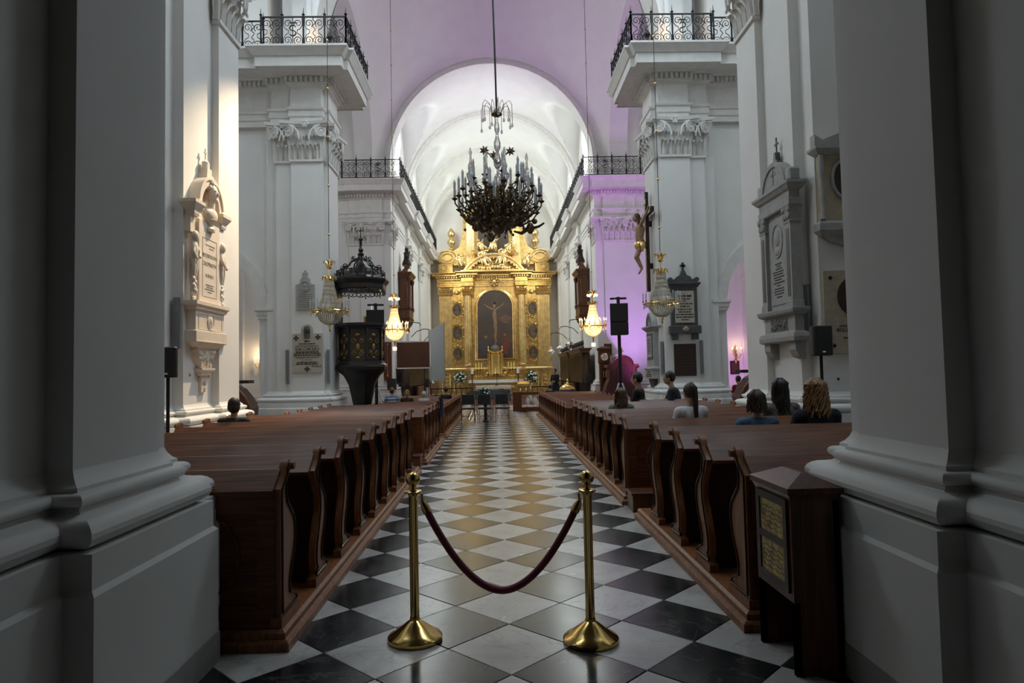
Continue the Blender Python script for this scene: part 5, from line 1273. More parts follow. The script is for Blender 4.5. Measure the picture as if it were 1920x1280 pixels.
for k in range(8):
    a = PI / 4 * k; rr = .70 * cos(PI / 8); M = T(0, 0, 0, rz=a + PI / 2); b = MB()
    for x in (-.2, -.07, .07, .2): b.tube([(x + px, -rr, 3.93 + pz) for px, pz in [(.055 * cos(u), .055 * sin(u)) for u in [2 * PI * i / 10 for i in range(10)]]], .012, 4, True, M=M)
    b.tube([(-.27, -rr, 3.90), (-.14, -rr, 3.86), (0, -rr, 3.90), (.14, -rr, 3.86), (.27, -rr, 3.90)], .012, 4, M=M)
    b.ball((0, -rr, 3.84), (.02, .02, .04), 5, 4, M); b.build('hanging_fretwork', BKW, t); b = MB()
    b.tube([(-.27, -rr + .02, 4.36), (-.27, -rr + .02, 4.52)], .015, 4, M=M); b.tube([(-.27, -rr + .02, 4.52), (.27, -rr + .02, 4.52)], .018, 4, M=M)
    for x in (-.14, .0, .14): b.tube([(x + px, -rr + .02, 4.44 + pz) for px, pz in spiral((0, 0), .06, .015, 0, 1.2, 10)], .013, 4, M=M)
    b.build('canopy_fretwork', BKW, t)
    b = MB(); b.tube([(0, -rr + .05, 4.36), (0, -rr + .1, 4.62), (0, -.38, 4.66), (0, -.30, 4.80), (0, -.12, 4.86), (0, -.04, 5.0)], [.025, .025, .022, .022, .02, .02], 5, M=M)
    b.tube([(0, -.52 + px, 4.62 + pz) for px, pz in spiral((0, 0), .09, .02, 0, 1.3, 12)], .016, 4, M=M); b.tube([(0, -.24 + px, 4.90 + pz) for px, pz in spiral((0, 0), .07, .015, 0, -1.2, 12)], .014, 4, M=M)
    b.build('canopy_rib', BKW, t)
MB().lathe([(.06, 4.95), (.10, 5.02), (.05, 5.08), (.08, 5.15), (.04, 5.22), (.04, 5.40), (.07, 5.45), (.03, 5.5), (.02, 5.6)], 10).build('finial', BKW, t, 50)
b = MB(); b.box(-.012, .012, -.012, .012, 5.58, 5.80); b.box(-.06, .06, -.012, .012, 5.69, 5.715)
for q in (-1, 1): b.tube([(q * (.04 + px), 0, 5.46 + pz) for px, pz in spiral((.07, 0), .02, .06, PI, 1.1, 10)], .012, 4)
b.build('finial_cross', BKW, t)
MB().box(-.68, -.60, -.35, .35, 2.9, 4.05).build('backboard', DKW, t, bevel=.01)

# ================================================================== LOUDSPEAKERS
def speaker_on_pole(loc, w, d, h, ztop, lab, rz=0, logo=True):
    t = thing('loudspeaker', lab, 'loudspeaker', (*loc[:2], 0), rz)
    hw = w / 2
    MB().prism([(-hw * .8, -d / 2), (hw * .8, -d / 2), (hw, -d * .35), (hw * .75, d / 2), (-hw * .75, d / 2), (-hw, -d * .35)], ztop - h, ztop, 'z').build('cabinet', BLK, t, bevel=.012)
    MB().box(-hw * .74, hw * .74, -d / 2 - .008, -d / 2 + .003, ztop - h * .94, ztop - h * .06).build('grille', mat('speaker_grille', (.02, .02, .022), .6, var=.4, scale=200), t)
    if logo: MB().box(-.02, .02, -d / 2 - .011, -d / 2, ztop - h * .90, ztop - h * .85).build('badge', CHROME, t)
    MB().lathe([(.022, .75), (.022, ztop - h + .01)], 10).build('pole', BLK, t, 40); MB().lathe([(.03, .45), (.034, .46), (.034, .78), (.028, .8)], 10).build('collar', BLK, t, 40)
    for k in range(3):
        a = 2 * PI * k / 3 + PI / 6; MB().tube([(.03 * cos(a), .03 * sin(a), .70), (.42 * cos(a), .42 * sin(a), .015)], .014, 6).build('tripod_leg', BLK, t)
        MB().tube([(.03 * cos(a), .03 * sin(a), .45), (.26 * cos(a), .26 * sin(a), .30)], .01, 6).build('brace', BLK, t)
speaker_on_pole((-4.31, 8.95), .26, .26, .40, 1.98, 'black loudspeaker on a tripod pole before the lit bust memorial', R(15))
speaker_on_pole((4.38, 8.95), .26, .28, .40, 2.09, 'black loudspeaker on a tripod pole before the right nave pier', R(-10))
def tower(x, y, lab, rz):
    t = thing('speaker_tower', lab, 'loudspeaker', (x, y, 0), rz)
    MB().prism([(-.28, -.2), (.28, -.2), (.26, .2), (-.26, .2)], 2.66, 3.05, 'z').build('cabinet', BLK, t, bevel=.012)
    MB().prism([(-.28, -.2), (.28, -.2), (.26, .2), (-.26, .2)], 3.065, 3.64, 'z').build('cabinet', BLK, t, bevel=.012)
    MB().box(-.05, .05, .14, .24, .02, 3.88).build('mast', BLK, t); MB().box(-.26, .26, .16, .22, 3.80, 3.86).build('crossbar', BLK, t); MB().tube([(-.12, 0, 3.64), (-.12, .05, 3.8)], .012, 6).build('shackle', CHROME, t)
    MB().box(-.16, .16, .05, .33, 0, .025).build('base_plate', BLK, t)
    for q in (-1, 1):
        b = MB(); b.tube([(q * .05, .15, 1.15), (q * .42, -.05, .02)], .025, 8); b.build('outrigger', mat('white_enamel', (.7, .7, .72), .4), t)
tower(3.90, 21.0, 'tall black loudspeaker tower with white outriggers right of the aisle', R(-8)); tower(-3.83, 21.6, 'tall black loudspeaker tower with white outriggers behind the pulpit', R(8))
ALU = mat('grey_aluminium', (.33, .34, .36), .4, .5)
def column_speaker(x, y, z, rz, lab, h=.92):
    t = thing('column_speaker', lab, 'loudspeaker', (x, y, z), rz, 'slim grey column speakers on the piers')
    MB().prism([(-.035, 0), (-.045, -.05), (0, -.075), (.045, -.05), (.035, 0)], 0, h, 'z').build('housing', ALU, t)
    MB().box(-.02, .02, -.079, -.06, .04, h - .04).build('grille', mat('grey_grille', (.22, .23, .24), .6), t)
column_speaker(-5.60, 18.22, 1.37, 0, 'slim grey column speaker left of the lettered plaque on the left crossing pier'); column_speaker(-4.53, 18.36, 1.36, 0, 'slim grey column speaker right of the lettered plaque, beside the pulpit')
column_speaker(5.62, 18.22, 1.40, 0, 'slim grey column speaker right of the bronze plaque on the right crossing pier'); column_speaker(4.56, 18.36, 1.40, 0, 'slim grey column speaker between the framed memorial and the bronze plaque')
column_speaker(4.66, 9.92, 2.02, 0, 'slim grey column speaker above the right pole loudspeaker', .75); column_speaker(-4.64, 9.92, 2.0, 0, 'slim grey column speaker above the left pole loudspeaker', .75)
t = thing('wall_socket', 'small white wall socket beside the right pole loudspeaker', 'socket', (4.93, 9.6, 1.36)); MB().box(-.04, .04, -.012, 0, -.04, .04).build('plate', LINEN, t); MB().lathe([(.02, 0), (.02, .003), (0, .003)], 10, M=T(0, -.012, 0, rx=PI / 2)).build('outlet', TXT, t)
# ================================================================== CROSSING AND CHANCEL FURNITURE
t = thing('display_panel', 'wide brown display panel with a white frame on a stand left of the chancel', 'panel', (-3.42, 28, 0))
MB().box(-.68, .68, -.03, .03, 1.84, 2.92).build('panel_face', mat('brown_panel', (.085, .028, .014), .45, var=.4, scale=2), t)
b = MB()
for x0, x1, z0, z1 in ((-.72, .72, 2.90, 2.95), (-.72, .72, 1.80, 1.85), (-.72, -.68, 1.80, 2.95), (.68, .72, 1.80, 2.95)): b.box(x0, x1, -.04, .04, z0, z1)
b.build('white_frame', LINEN, t)
for x in (-.45, .45): MB().box(x - .03, x + .03, .03, .08, 0, 1.9).build('stand_leg', BLK, t); MB().box(x - .04, x + .04, -.3, .35, 0, .04).build('stand_foot', BLK, t)
t = thing('projection_screen', 'tall white projection screen turned aside left of the altar', 'screen', (-2.68, 30.4, 0))
SCR = mat('screen_cloth', (.62, .68, .68), .7, var=.04)
b = MB(); b.grid(lambda u, v: (-.42 + .86 * u, .9 - 1.8 * u, 1.28 + (2.30 + .12 * u + .12 * u * u) * v), 10, 4); b.grid(lambda u, v: (-.42 + .86 * u + .02, .91 - 1.8 * u, 1.28 + (2.30 + .12 * u + .12 * u * u) * v), 10, 4); b.build('screen_cloth', SCR, t, 60)
for u in (0, 1): MB().lathe([(.018, 0), (.018, 3.75 if u else 3.6), (0, 3.8 if u else 3.62)], 8, (-.42 + .86 * u, .9 - 1.8 * u, 0)).build('frame_pole', ALU, t, 40); MB().cb(-.42 + .86 * u, .9 - 1.8 * u, 0, .5, .06, .03).build('foot', ALU, t)
t = thing('longcase_clock', 'tall dark longcase clock with a white dial against the chancel corner', 'clock', (4.78, 29.62, 0))
MB().ring([(-.20, -.14), (.20, -.14), (.20, .12), (-.20, .12)], [(.03, 0), (.03, .5), (0, .55), (0, 1.85), (.04, 1.9), (.04, 2.42), (.08, 2.48), (.08, 2.55), (-.1, 2.62)]).build('case', MIDW, t)
MB().lathe([(0, 0), (.15, 0), (.15, .015), (0, .02)], 24, M=T(0, -.185, 2.15, rx=PI / 2)).build('dial', LINEN, t, 40)
MB().tube([(.155 * cos(a), -.19, 2.15 + .155 * sin(a)) for a in [2 * PI * i / 20 for i in range(20)]], .015, 5, True).build('dial_rim', BRASS, t)
b = MB(); b.box(-.006, .006, -.21, -.205, 2.14, 2.26); b.box(-.08, .005, -.21, -.205, 2.145, 2.157); b.build('hands', TXT, t)
MB().box(-.11, .11, -.16, -.135, .75, 1.7).build('door', DKW, t); 
for x in (-.05, .05): MB().lathe([(0, 0), (.025, 0), (.025, .3), (0, .3)], 8, (x, -.175, 1.25)).build('weight', BRASS, t, 40)
t = thing('confessional', 'reddish carved confessional with a curved top, lit violet, behind the tall loudspeaker', 'confessional', (5.30, 27.9, 0))
RED = wood('cherry_wood', (.12, .028, .026), (.06, .013, .013), .4, 2, .3)
pr = [(-.80, 0), (.80, 0), (.78, .6), (.66, 1.0), (.56, 1.2), (.56, 1.62), (.66, 1.68), (.62, 1.78), (.50, 1.78)] + [(.42 * cos(a), 1.80 + .36 * sin(a)) for a in [PI * i / 12 for i in range(13)]] + [(-.50, 1.78), (-.62, 1.78), (-.66, 1.68), (-.56, 1.62), (-.56, 1.2), (-.66, 1.0), (-.78, .6)]
MB().prism(pr, 0, .9).build('body', RED, t); MB().tube([(x, -.01, z) for x, z in pr], .03, 6, True).build('edge_moulding', RED, t)
MB().prism([(-.28, .1), (.28, .1), (.28, 1.5)] + [(.28 * cos(a), 1.5 + .26 * sin(a)) for a in [PI * i / 10 for i in range(11)]] + [(-.28, 1.5)], -.03, .02).build('door', mat('cherry_dark', (.07, .014, .02), .4), t)
for sx in (-1, 1): MB().box(sx * .35, sx * .52, -.025, .02, .5, 1.45).build('side_panel', MATS['cherry_dark'], t)
b = MB(); b.box(-.02, .02, .2, .24, 2.15, 2.5); b.box(-.08, .08, .2, .24, 2.34, 2.38); b.build('cross', GOLD, t)
t = thing('picture', 'small brown framed picture above the violet confessional', 'picture', (5.02, 29.93, 2.25)); MB().box(-.17, .17, -.04, 0, 0, .5).build('frame', MIDW, t, bevel=.01); MB().box(-.13, .13, -.045, -.03, .05, .45).build('painting', mat('icon_paint', (.10, .04, .03), .5, col2=(.04, .02, .015), scale=9), t)
t = thing('picture', 'small gilt-framed picture on the left wall behind the pulpit', 'picture', (-5.6, 29.93, 3.6)); MB().box(-.22, .22, -.04, 0, 0, .6).build('frame', GOLD, t, bevel=.01); MB().box(-.17, .17, -.045, -.03, .05, .55).build('painting', MATS['icon_paint'], t)
t = thing('processional_case', 'narrow tall red-brown wall case holding a staff, right of the pulpit', 'case', (-4.79, 30.02, 1.33)); MB().box(-.17, .17, -.10, 0, 0, 1.70).build('case', MIDW, t, bevel=.01); MB().box(-.11, .11, -.105, -.09, .08, 1.62).build('glass_front', mat('red_lining', (.16, .03, .02), .25), t); MB().lathe([(.012, .2), (.012, 1.55), (.02, 1.58), (0, 1.62)], 8, (0, -.12, 0)).build('staff', CHROME, t, 40); MB().ball((0, -.12, .2), (.04, .03, .07), 8, 6).build('tassel', BRASS, t, 60)
MB().box(-.06, .06, -.12, .0, -.12, 0).build('bracket', MIDW, t)
# choir stalls
def stall(s, y0, y1, lab):
    t = thing('choir_stall', lab, 'stall', (s * 4.40, (y0 + y1) / 2, 0), -s * PI / 2)
    L_ = y1 - y0; h = L_ / 2
    MB().box(-h, h, -.12, .0, 0, 2.4).build('back_panel', DKW, t); MB().box(-h, h, -.75, -.12, .0, .18).build('dais', DKW, t)
    MB().box(-h, h, -.50, -.12, .55, .62).build('bench', DKW, t); MB().box(-h, h, -.80, -.72, .18, 1.0).build('desk_front', MIDW, t)
    MB().ring([(-h, -.45), (h, -.45), (h, 0), (-h, 0)], [(-.1, 2.38), (0, 2.42), (.0, 2.5), (.06, 2.56), (.10, 2.62), (0, 2.64)]).build('canopy', MIDW, t)
    n = int(L_ / .42)
    cm = MB(); cm.lathe([(.04, 1.0), (.05, 1.05), (.03, 1.1), (.045, 1.3), (.025, 1.7), (.03, 2.2), (.05, 2.36), (.05, 2.4)], 8); me = cm.mesh('colonnette', mat('gilt_walnut', (.16, .10, .035), .4, .3), 40)
    bm2 = MB(); bm2.lathe([(.05, 2.64), (.06, 2.68), (.02, 2.74), (.05, 2.84), (.02, 2.93), (.035, 2.97), (0, 3.0)], 8); me2 = bm2.mesh('cresting_finial', DKW, 40)
    for k in range(n + 1): x = -h + .1 + (L_ - .2) * k / n; link('colonnette', me, t, (x, -.40, 0)); link('cresting_finial', me2, t, (x, -.30, 0)); MB().box(x - .025, x + .025, -.5, -.12, .18, 1.0).build('divider', DKW, t)
    MB().box(-h, h, -.32, -.27, 2.90, 2.94).build('cresting_rail', DKW, t)
stall(1, 31.3, 35.9, 'dark carved choir stall nearest the crossing, right chancel wall'); stall(1, 37.1, 41.7, 'dark carved choir stall nearest the altar, right chancel wall')
stall(-1, 31.3, 35.9, 'dark carved choir stall nearest the crossing, left chancel wall'); stall(-1, 37.1, 41.7, 'dark carved choir stall nearest the altar, left chancel wall')
def loge(s, lab):
    t = thing('oratory_box', lab, 'balcony box', (s * 4.70, 33.9, 0), -s * PI / 2)
    MB().ring([(-.8, -.5), (.8, -.5), (.8, 0), (-.8, 0)], [(-.35, 3.7), (-.2, 3.9), (-.05, 4.1), (0, 4.3), (.04, 4.35), (0, 4.4), (0, 4.75), (.06, 4.8), (0, 4.84)]).build('box_base', MIDW, t)
    MB().box(-.75, .75, -.40, 0, 4.84, 6.35).build('box_body', MIDW, t); MB().box(-.5, .5, -.42, -.38, 4.95, 6.25).build('window', mat('dark_glass', (.02, .022, .026), .15), t)
    for x in (-.68, .68): MB().lathe([(.09, 4.84), (.10, 4.9), (.06, 4.96), (.055, 6.1), (.10, 6.25), (.11, 6.35)], 10, (x, -.48, 0)).build('column', MIDW, t, 40)
    for x in (-.17, .17): MB().box(x - .02, x + .02, -.44, -.4, 4.95, 6.25).build('mullion', MIDW, t)
    MB().ring([(-.8, -.52), (.8, -.52), (.8, 0), (-.8, 0)], [(0, 6.35), (.03, 6.45), (.10, 6.55), (.12, 6.62), (-.1, 6.66), (-.3, 6.95), (-.42, 7.05)]).build('box_roof', MIDW, t)
    b = MB(); b.lathe([(.22, 7.05), (.24, 7.15), (.15, 7.4), (.14, 7.6), (.17, 7.72), (.06, 7.78)], 10, (0, -.3, 0)); b.ball((0, -.3, 7.88), (.09, .10, .12), 10, 8); b.tube([(-.1, -.3, 7.68), (-.25, -.35, 7.5), (-.18, -.45, 7.42)], [.05, .04, .03], 6); b.tube([(.1, -.3, 7.68), (.22, -.38, 7.55), (.24, -.42, 7.85)], [.05, .04, .03], 6); b.build('statue', DKW, t, 60)
loge(-1, 'dark wooden oratory box with statue high on the left chancel wall'); loge(1, 'dark wooden oratory box with statue high on the right chancel wall')
def lamp_arm(s, y, lab):
    t = thing('hanging_lamp', lab, 'lamp', (s * 4.62, y, 3.6), -s * PI / 2, 'bracket lamps on the chancel walls')
    MB().tube([(0, 0, 0), (0, -.3, .32), (0, -.7, .45), (0, -1.0, .42), (0, -1.06, .3)], .022, 6).build('iron_bracket', IRON, t)
    MB().tube([(0, -1.06, .3), (0, -1.06, -.45)], .008, 4).build('chain', IRON, t)
    MB().lathe([(.01, -.4), (.05, -.5), (.08, -.62), (.2, -.72), (.22, -.78), (.1, -.9), (.02, -.98), (0, -1.0)], 10, (0, -1.06, 0)).build('crystal_body', CRY, t, 30)
for s in (-1, 1):
    for y, w in ((32.2, 'nearest the crossing'), (37.0, 'midway along'), (42.9, 'nearest the altar')): lamp_arm(s, y, 'bracket lamp %s the %s chancel wall' % (w if 'along' in w else w + ' on', 'left' if s < 0 else 'right'))
# small monitors, music stands, chairs, instruments at the aisle end
def music_stand(x, y, rz, k):
    t = thing('music_stand', 'black music stand, %s from the left in the cluster at the aisle end' % ORD[k], 'music stand', (x, y, 0), rz, 'music stands at the aisle end'); t.scale = (.9, .9, random.uniform(.68, .82))
    M = T(0, 0, .92, rx=R(-25)); MB().box(-.25, .25, -.01, .01, -.02, .32, M).build('desk', BLK, t); MB().box(-.25, .25, -.06, .0, -.03, -.01, M).build('lip', BLK, t)
    MB().lathe([(.012, .3), (.012, .95)], 8).build('post', CHROME, t, 40)
    for q in range(3): a = 2 * PI * q / 3 + .4; MB().tube([(0, 0, .4), (.13 * cos(a), .13 * sin(a), .22), (.28 * cos(a), .28 * sin(a), .01)], .010, 6).build('tripod_leg', CHROME, t)
for k, (x, y) in enumerate(((-.80, 22.9), (-.66, 21.95), (-.38, 22.45), (-.10, 21.95), (.02, 22.9), (.26, 22.4), (-.86, 23.6), (-.40, 23.5), (.24, 23.55))): music_stand(x, y, random.uniform(-.6, .6), k)
def chair(x, y, rz, k):
    t = thing('orchestra_chair', 'black chair with chromed legs, %s from the left among the music stands' % ORD[k], 'chair', (x, y, 0), rz, 'orchestra chairs at the aisle end')
    MB().box(-.22, .22, -.22, .22, .43, .48).build('seat', BLK, t, bevel=.015); MB().box(-.21, .21, -.23, -.19, .58, .90).build('backrest', BLK, t, bevel=.015)
    for sx in (-1, 1): MB().tube([(sx * .20, -.22, .88), (sx * .20, -.22, .45), (sx * .21, -.25, .01)], .012, 6).build('leg', CHROME, t); MB().tube([(sx * .20, .20, .44), (sx * .21, .22, .01)], .012, 6).build('leg', CHROME, t)
    MB().tube([(-.2, .2, .2), (.2, .2, .2)], .009, 6).build('stretcher', CHROME, t)
for k, (x, y) in enumerate(((-.90, 21.2), (-.36, 21.15), (.18, 21.2))): chair(x, y, random.uniform(-.2, .2), k)
t = thing('flower_arrangement', 'low green and white flowers among the music stands', 'flowers', (-.36, 21.60, 0))
MB().lathe([(.10, 0), (.12, .02), (.05, .08), (.05, .6), (.12, .75), (.13, .8)], 12).build('stand', BLK, t, 40)
l = MB()
for k in range(50):
    d = Vector((random.gauss(0, 1), random.gauss(0, 1), random.gauss(.3, .7))).normalized(); c = Vector((0, 0, .86)); l.tube([c, c + d * .16 + Vector((0, 0, .03)), c + d * .26], [.01, .03, .004], 4)
tag(l.build('leaves', LEAFG, t), kind='stuff')
for k in range(9): d = Vector((random.gauss(0, 1), random.gauss(-.5, 1), random.gauss(.5, .5))).normalized() * .2; MB().ball(Vector((0, 0, .88)) + d, .035, 6, 4).build('white_bloom', PET, t, 60)
def monitor(x, y, lab):
    t = thing('stage_monitor', lab, 'loudspeaker', (x, y, 0)); MB().box(-.16, .16, -.12, .12, 1.0, 1.42).build('cabinet', BLK, t, bevel=.01); MB().lathe([(.018, .02), (.018, 1.0)], 8).build('pole', BLK, t); MB().lathe([(.18, 0), (.18, .02), (.03, .03)], 14).build('base', BLK, t)
monitor(-3.95, 25.6, 'small black loudspeaker on a pole below the left glowing chandelier'); monitor(4.0, 29.0, 'small black loudspeaker on a pole before the longcase clock')
t = thing('baptismal_font', 'round dark font with a gilt lid at the right of the chancel entrance', 'font', (3.25, 30.6, 0))
MB().lathe([(.35, 0), (.35, .1), (.2, .2), (.18, .4), (.38, .6), (.40, .72), (.36, .75)], 16).build('basin', GREYD, t, 40); MB().lathe([(.38, .75), (.34, .85), (.2, .95), (.08, 1.0), (.05, 1.1), (.08, 1.16), (0, 1.22)], 16).build('lid', BRASS, t, 40)
t = thing('camera_tripod', 'small dark camera on a light tripod before the projection screen', 'tripod', (-2.75, 27.0, 0))
for q in range(3): a = 2 * PI * q / 3 + .5; MB().tube([(0, 0, 1.05), (.3 * cos(a), .3 * sin(a), .01)], .014, 6).build('tripod_leg', CHROME, t)
MB().box(-.09, .09, -.16, .12, 1.05, 1.28).build('camera_body', BLK, t, bevel=.01); MB().lathe([(.05, 0), (.055, .1), (0, .1)], 10, M=T(0, -.15, 1.17, rx=PI / 2)).build('lens', BLK, t); MB().box(-.07, .07, -.05, .1, 1.28, 1.38).build('viewfinder', BLK, t)

# ---- furniture seen through the side arches
def sconce(x, lab, e):
    t = thing('wall_sconce', lab, 'sconce', (x, 25.99, 2.05))
    b = MB(); b.lathe([(0, -.35), (.03, -.3), (.06, -.1), (.04, .05), (.08, .2), (.03, .3), (0, .42)], 10, (0, -.05, 0)); b.build('backplate', GOLD, t, 50)
    for q in (-1, 0, 1):
        MB().tube([(0, -.06, -.05), (q * .10, -.16, -.12), (q * .17, -.2, .05)], .014, 6).build('arm', GOLD, t); MB().lathe([(.03, .05), (.04, .07), (.015, .08), (.015, .22)], 8, (q * .17, -.2, 0)).build('candle_lamp', mat('ivory_candle', (.9, .85, .7), .4), t); MB().ball((q * .17, -.2, .26), (.02, .02, .045), 6, 5).build('bulb', LB, t)
    light('POINT', 'sconce_light', (x, 25.6, 2.45), (0, 0, 0), e, (1, .72, .42), .06)
sconce(9.34, 'gilt three-armed wall sconce glowing beyond the right arch', 9); sconce(-9.0, 'gilt three-armed wall sconce glowing beyond the left arch', 26)
t = thing('picture', 'small dark framed picture below the sconce beyond the right arch', 'picture', (9.30, 25.995, 1.30)); MB().box(-.18, .18, -.04, 0, 0, .52).build('frame', DKW, t, bevel=.01); MB().box(-.13, .13, -.045, -.03, .05, .47).build('painting', MATS['icon_paint'], t)
def bench_end(x, y, s, lab):
    t = thing('side_confessional', lab, 'confessional', (x, y, 0), 0)
    pr = [(0, 0), (s * .75, 0), (s * .75, 1.42), (s * .60, 1.40), (s * .40, 1.28), (s * .22, 1.05), (s * .10, .80), (s * .12, .62), (s * .02, .5)]
    MB().prism(pr if s > 0 else list(reversed(pr)), 0, .55).build('curved_side', MIDW, t); MB().tube([(a, -.01, c) for a, c in pr[2:]], .022, 6).build('edge_moulding', PEWZ, t)
    MB().tube([(s * .45 + px, -.01, .75 + pz) for px, pz in spiral((0, 0), .14, .03, 0, 1.4, 16)], .018, 5).build('carved_scroll', DKW, t); MB().box(s * .2, s * .75, .1, .5, 1.42 if s > 0 else 1.42, 1.5).build('top_board', DKW, t)
bench_end(6.05, 16.9, 1, 'dark curved confessional side beside the right nave pier'); bench_end(-6.0, 16.9, -1, 'dark curved confessional side beside the left nave pier')
t = thing('candle_rack', 'rack of small red votive lights beyond the left arch', 'candle rack', (-6.9, 20.6, 0))
MB().box(-.4, .4, -.15, .15, .78, .82).build('tray', IRON, t)
for x in (-.36, .36):
    for y in (-.12, .12): MB().box(x - .015, x + .015, y - .015, y + .015, 0, .78).build('leg', IRON, t)
RG = mat('red_votive_glass', (.5, .02, .015), .2, emit=((1, .05, .03), 2.5))
for k in range(8): MB().lathe([(.03, .82), (.038, .9), (.036, .93), (0, .93)], 8, (-.33 + .094 * k, (-1) ** k * .06, 0)).build('votive_light', RG, t)
t = thing('carved_altar_frame', 'dark carved side-altar frame edge beyond the left arch', 'side altar', (-9.0, 21.8, 0), R(55)); MB().box(-.5, .5, 0, .25, 0, 3.4).build('frame_panel', DKW, t); MB().ring([(-.55, -.08), (.55, -.08), (.55, .3), (-.55, .3)], [(0, 3.4), (.05, 3.5), (.12, 3.6), (.12, 3.68), (0, 3.7)]).build('cornice', DKW, t); MB().lathe([(.10, 0), (.10, .5), (.07, .6), (.06, 3.0), (.10, 3.2), (.11, 3.4)], 10, (-.35, -.05, 0)).build('column', DKW, t, 40)
t = thing('carved_altar_frame', 'dark carved side-altar frame edge beyond the right arch', 'side altar', (9.35, 22.6, 0), R(-50)); MB().box(-.4, .4, 0, .25, 0, 3.0).build('frame_panel', DKW, t)
for k in range(7): MB().ball((-.42 + .06 * (k % 2), .05, .5 + .36 * k), (.14, .08, .2), 8, 6).build('carved_scroll', DKW, t, 60)
# ================================================================== PEOPLE
SKIN = mat('skin', (.50, .29, .20), .55, var=.1)
def fabric(n, c, c2=None, sc=20): return mat(n, c, .85, col2=c2, var=.25, scale=sc)
def person(lab, x, y, top, shirt, hair_m, hair='short', twist=0, base=.54, reach=None, standing=False, vox=.013, trousers=None, lean=0, skin=SKIN, bare=True, print_=None):
    t = thing('person', lab, 'person', (x, y, 0))
    if standing: s = top / 1.72; base = .86 * s
    else: s = (top - base) / .86
    tw = Matrix.Rotation(twist, 4, 'Z'); ln = Matrix.Rotation(-lean, 4, 'X')
    def U(px, py, pz):          # upper body point, from the hip
        v = tw @ (ln @ Vector((px * s, py * s, pz * s))); return Vector((v.x, v.y, v.z + base))
    def Lo(px, py, pz): return Vector((px * s, py * s, base + pz * s))
    arms = []
    for sx in (-1, 1):
        sh = (sx * .175, 0, .505)
        if reach and sx == reach: e = (sx * .22, .22, .34); h = (sx * .16, .46, .26)
        elif standing: e = (sx * .25, .02, .26); h = (sx * .16, .22, .22)
        else: e = (sx * .225, .08, .25); h = (sx * .09, .27, .17)
        arms.append((sx, sh, e, h))
    if standing: legs = [(sx, (sx * .09, 0, .02), (sx * .10, .03, -.42), (sx * .10, 0, -.80), (sx * .11, .12, -.83)) for sx in (-1, 1)]
    else: legs = [(sx, (sx * .09, .03, .09), (sx * .11, .36, .09), (sx * .11, .34, -.30), (sx * .11, .44, min(-.30, -(base - .135) / s + .03))) for sx in (-1, 1)]
    b = MB()
    def cap(B, p, q, r0, r1, inf=0): capsule(B, p, q, (r0 + inf) * s if inf == 0 else r0 * s + inf, r1 * s + inf, 9)
    def torso(B, inf):
        for pz, w, d in ((.10, .15, .115), (.20, .135, .105), (.30, .135, .105), (.40, .155, .11), (.47, .155, .10)):
            c = U(0, 0, pz); B.ball((0, 0, 0), (w * s + inf, d * s + inf, .10 * s + inf), 14, 8, T(c.x, c.y, c.z, rz=twist))
        cap(B, U(-.165, 0, .505), U(.165, 0, .505), .062, .062, inf)
    torso(b, 0)
    cap(b, U(0, 0, .52), U(0, .015, .64), .052, .048)
    hc = U(0, .025, .745); HM = T(hc.x, hc.y, hc.z, rz=twist)
    b.ball((0, 0, 0), (.074 * s, .095 * s, .112 * s), 16, 12, HM); b.ball((0, .02 * s, -.06 * s), (.058 * s, .07 * s, .06 * s), 12, 8, HM)
    b.ball((0, .10 * s, -.012 * s), (.014 * s, .022 * s, .022 * s), 8, 6, HM)
    for sx in (-1, 1): b.ball((sx * .076 * s, -.005 * s, -.012 * s), (.014 * s, .022 * s, .032 * s), 8, 6, HM)
    b.ball((0, .088 * s, -.055 * s), (.026 * s, .012 * s, .010 * s), 8, 6, HM)
    for sx, sh, e, h in arms:
        cap(b, U(*sh), U(*e), .047, .038); cap(b, U(*e), U(*h), .038, .026)
        H0, E0 = U(*h), U(*e); d = (H0 - E0).normalized(); side = d.cross(Vector((0, 0, 1))).normalized(); P1 = H0 + d * .07 * s
        capsule(b, H0, P1, .030 * s, .034 * s, 8)
        for f in range(4):
            o = side * (f - 1.5) * .021 * s; L_ = (.062, .072, .068, .052)[f] * s
            k1 = P1 + o + d * L_ * .55; capsule(b, P1 + o * .9, k1, .0095 * s, .009 * s, 6); capsule(b, k1, k1 + d * L_ * .4 - Vector((0, 0, .02 * s)), .009 * s, .008 * s, 6)
        q = H0 + d * .025 * s - side * sx * .03 * s; capsule(b, q, q + d * .045 * s - side * sx * .025 * s, .011 * s, .009 * s, 6)
    for sx, hip, kn, an, to in legs:
        cap(b, Lo(*hip), Lo(*kn), .085, .060); cap(b, Lo(*kn), Lo(*an), .056, .038); cap(b, Lo(*an), Lo(*to), .038, .032)
    body_obj('body', b, skin, t, vox, 2)
    c = MB(); torso(c, .014)
    for sx, sh, e, h in arms:
        m = tuple(a * .45 + q * .55 for a, q in zip(sh, e)) if bare else e
        cap(c, U(*sh), U(*m), .050, .046 if bare else .040, .012)
        if not bare: cap(c, U(*e), U(*[a * .1 + q * .9 for a, q in zip(e, h)]), .040, .030, .012)
    body_obj('shirt', c, shirt, t, vox, 3)
    c = MB()
    for sx, hip, kn, an, to in legs:
        cap(c, Lo(*hip), Lo(*kn), .088, .064, .012); cap(c, Lo(*kn), Lo(*an), .062, .045, .012)
    c.ball(Lo(0, 0, .06), (.165 * s, .13 * s, .10 * s), 12, 8)
    body_obj('trousers', c, trousers or fabric('dark_denim', (.025, .03, .045)), t, vox + .003, 2)
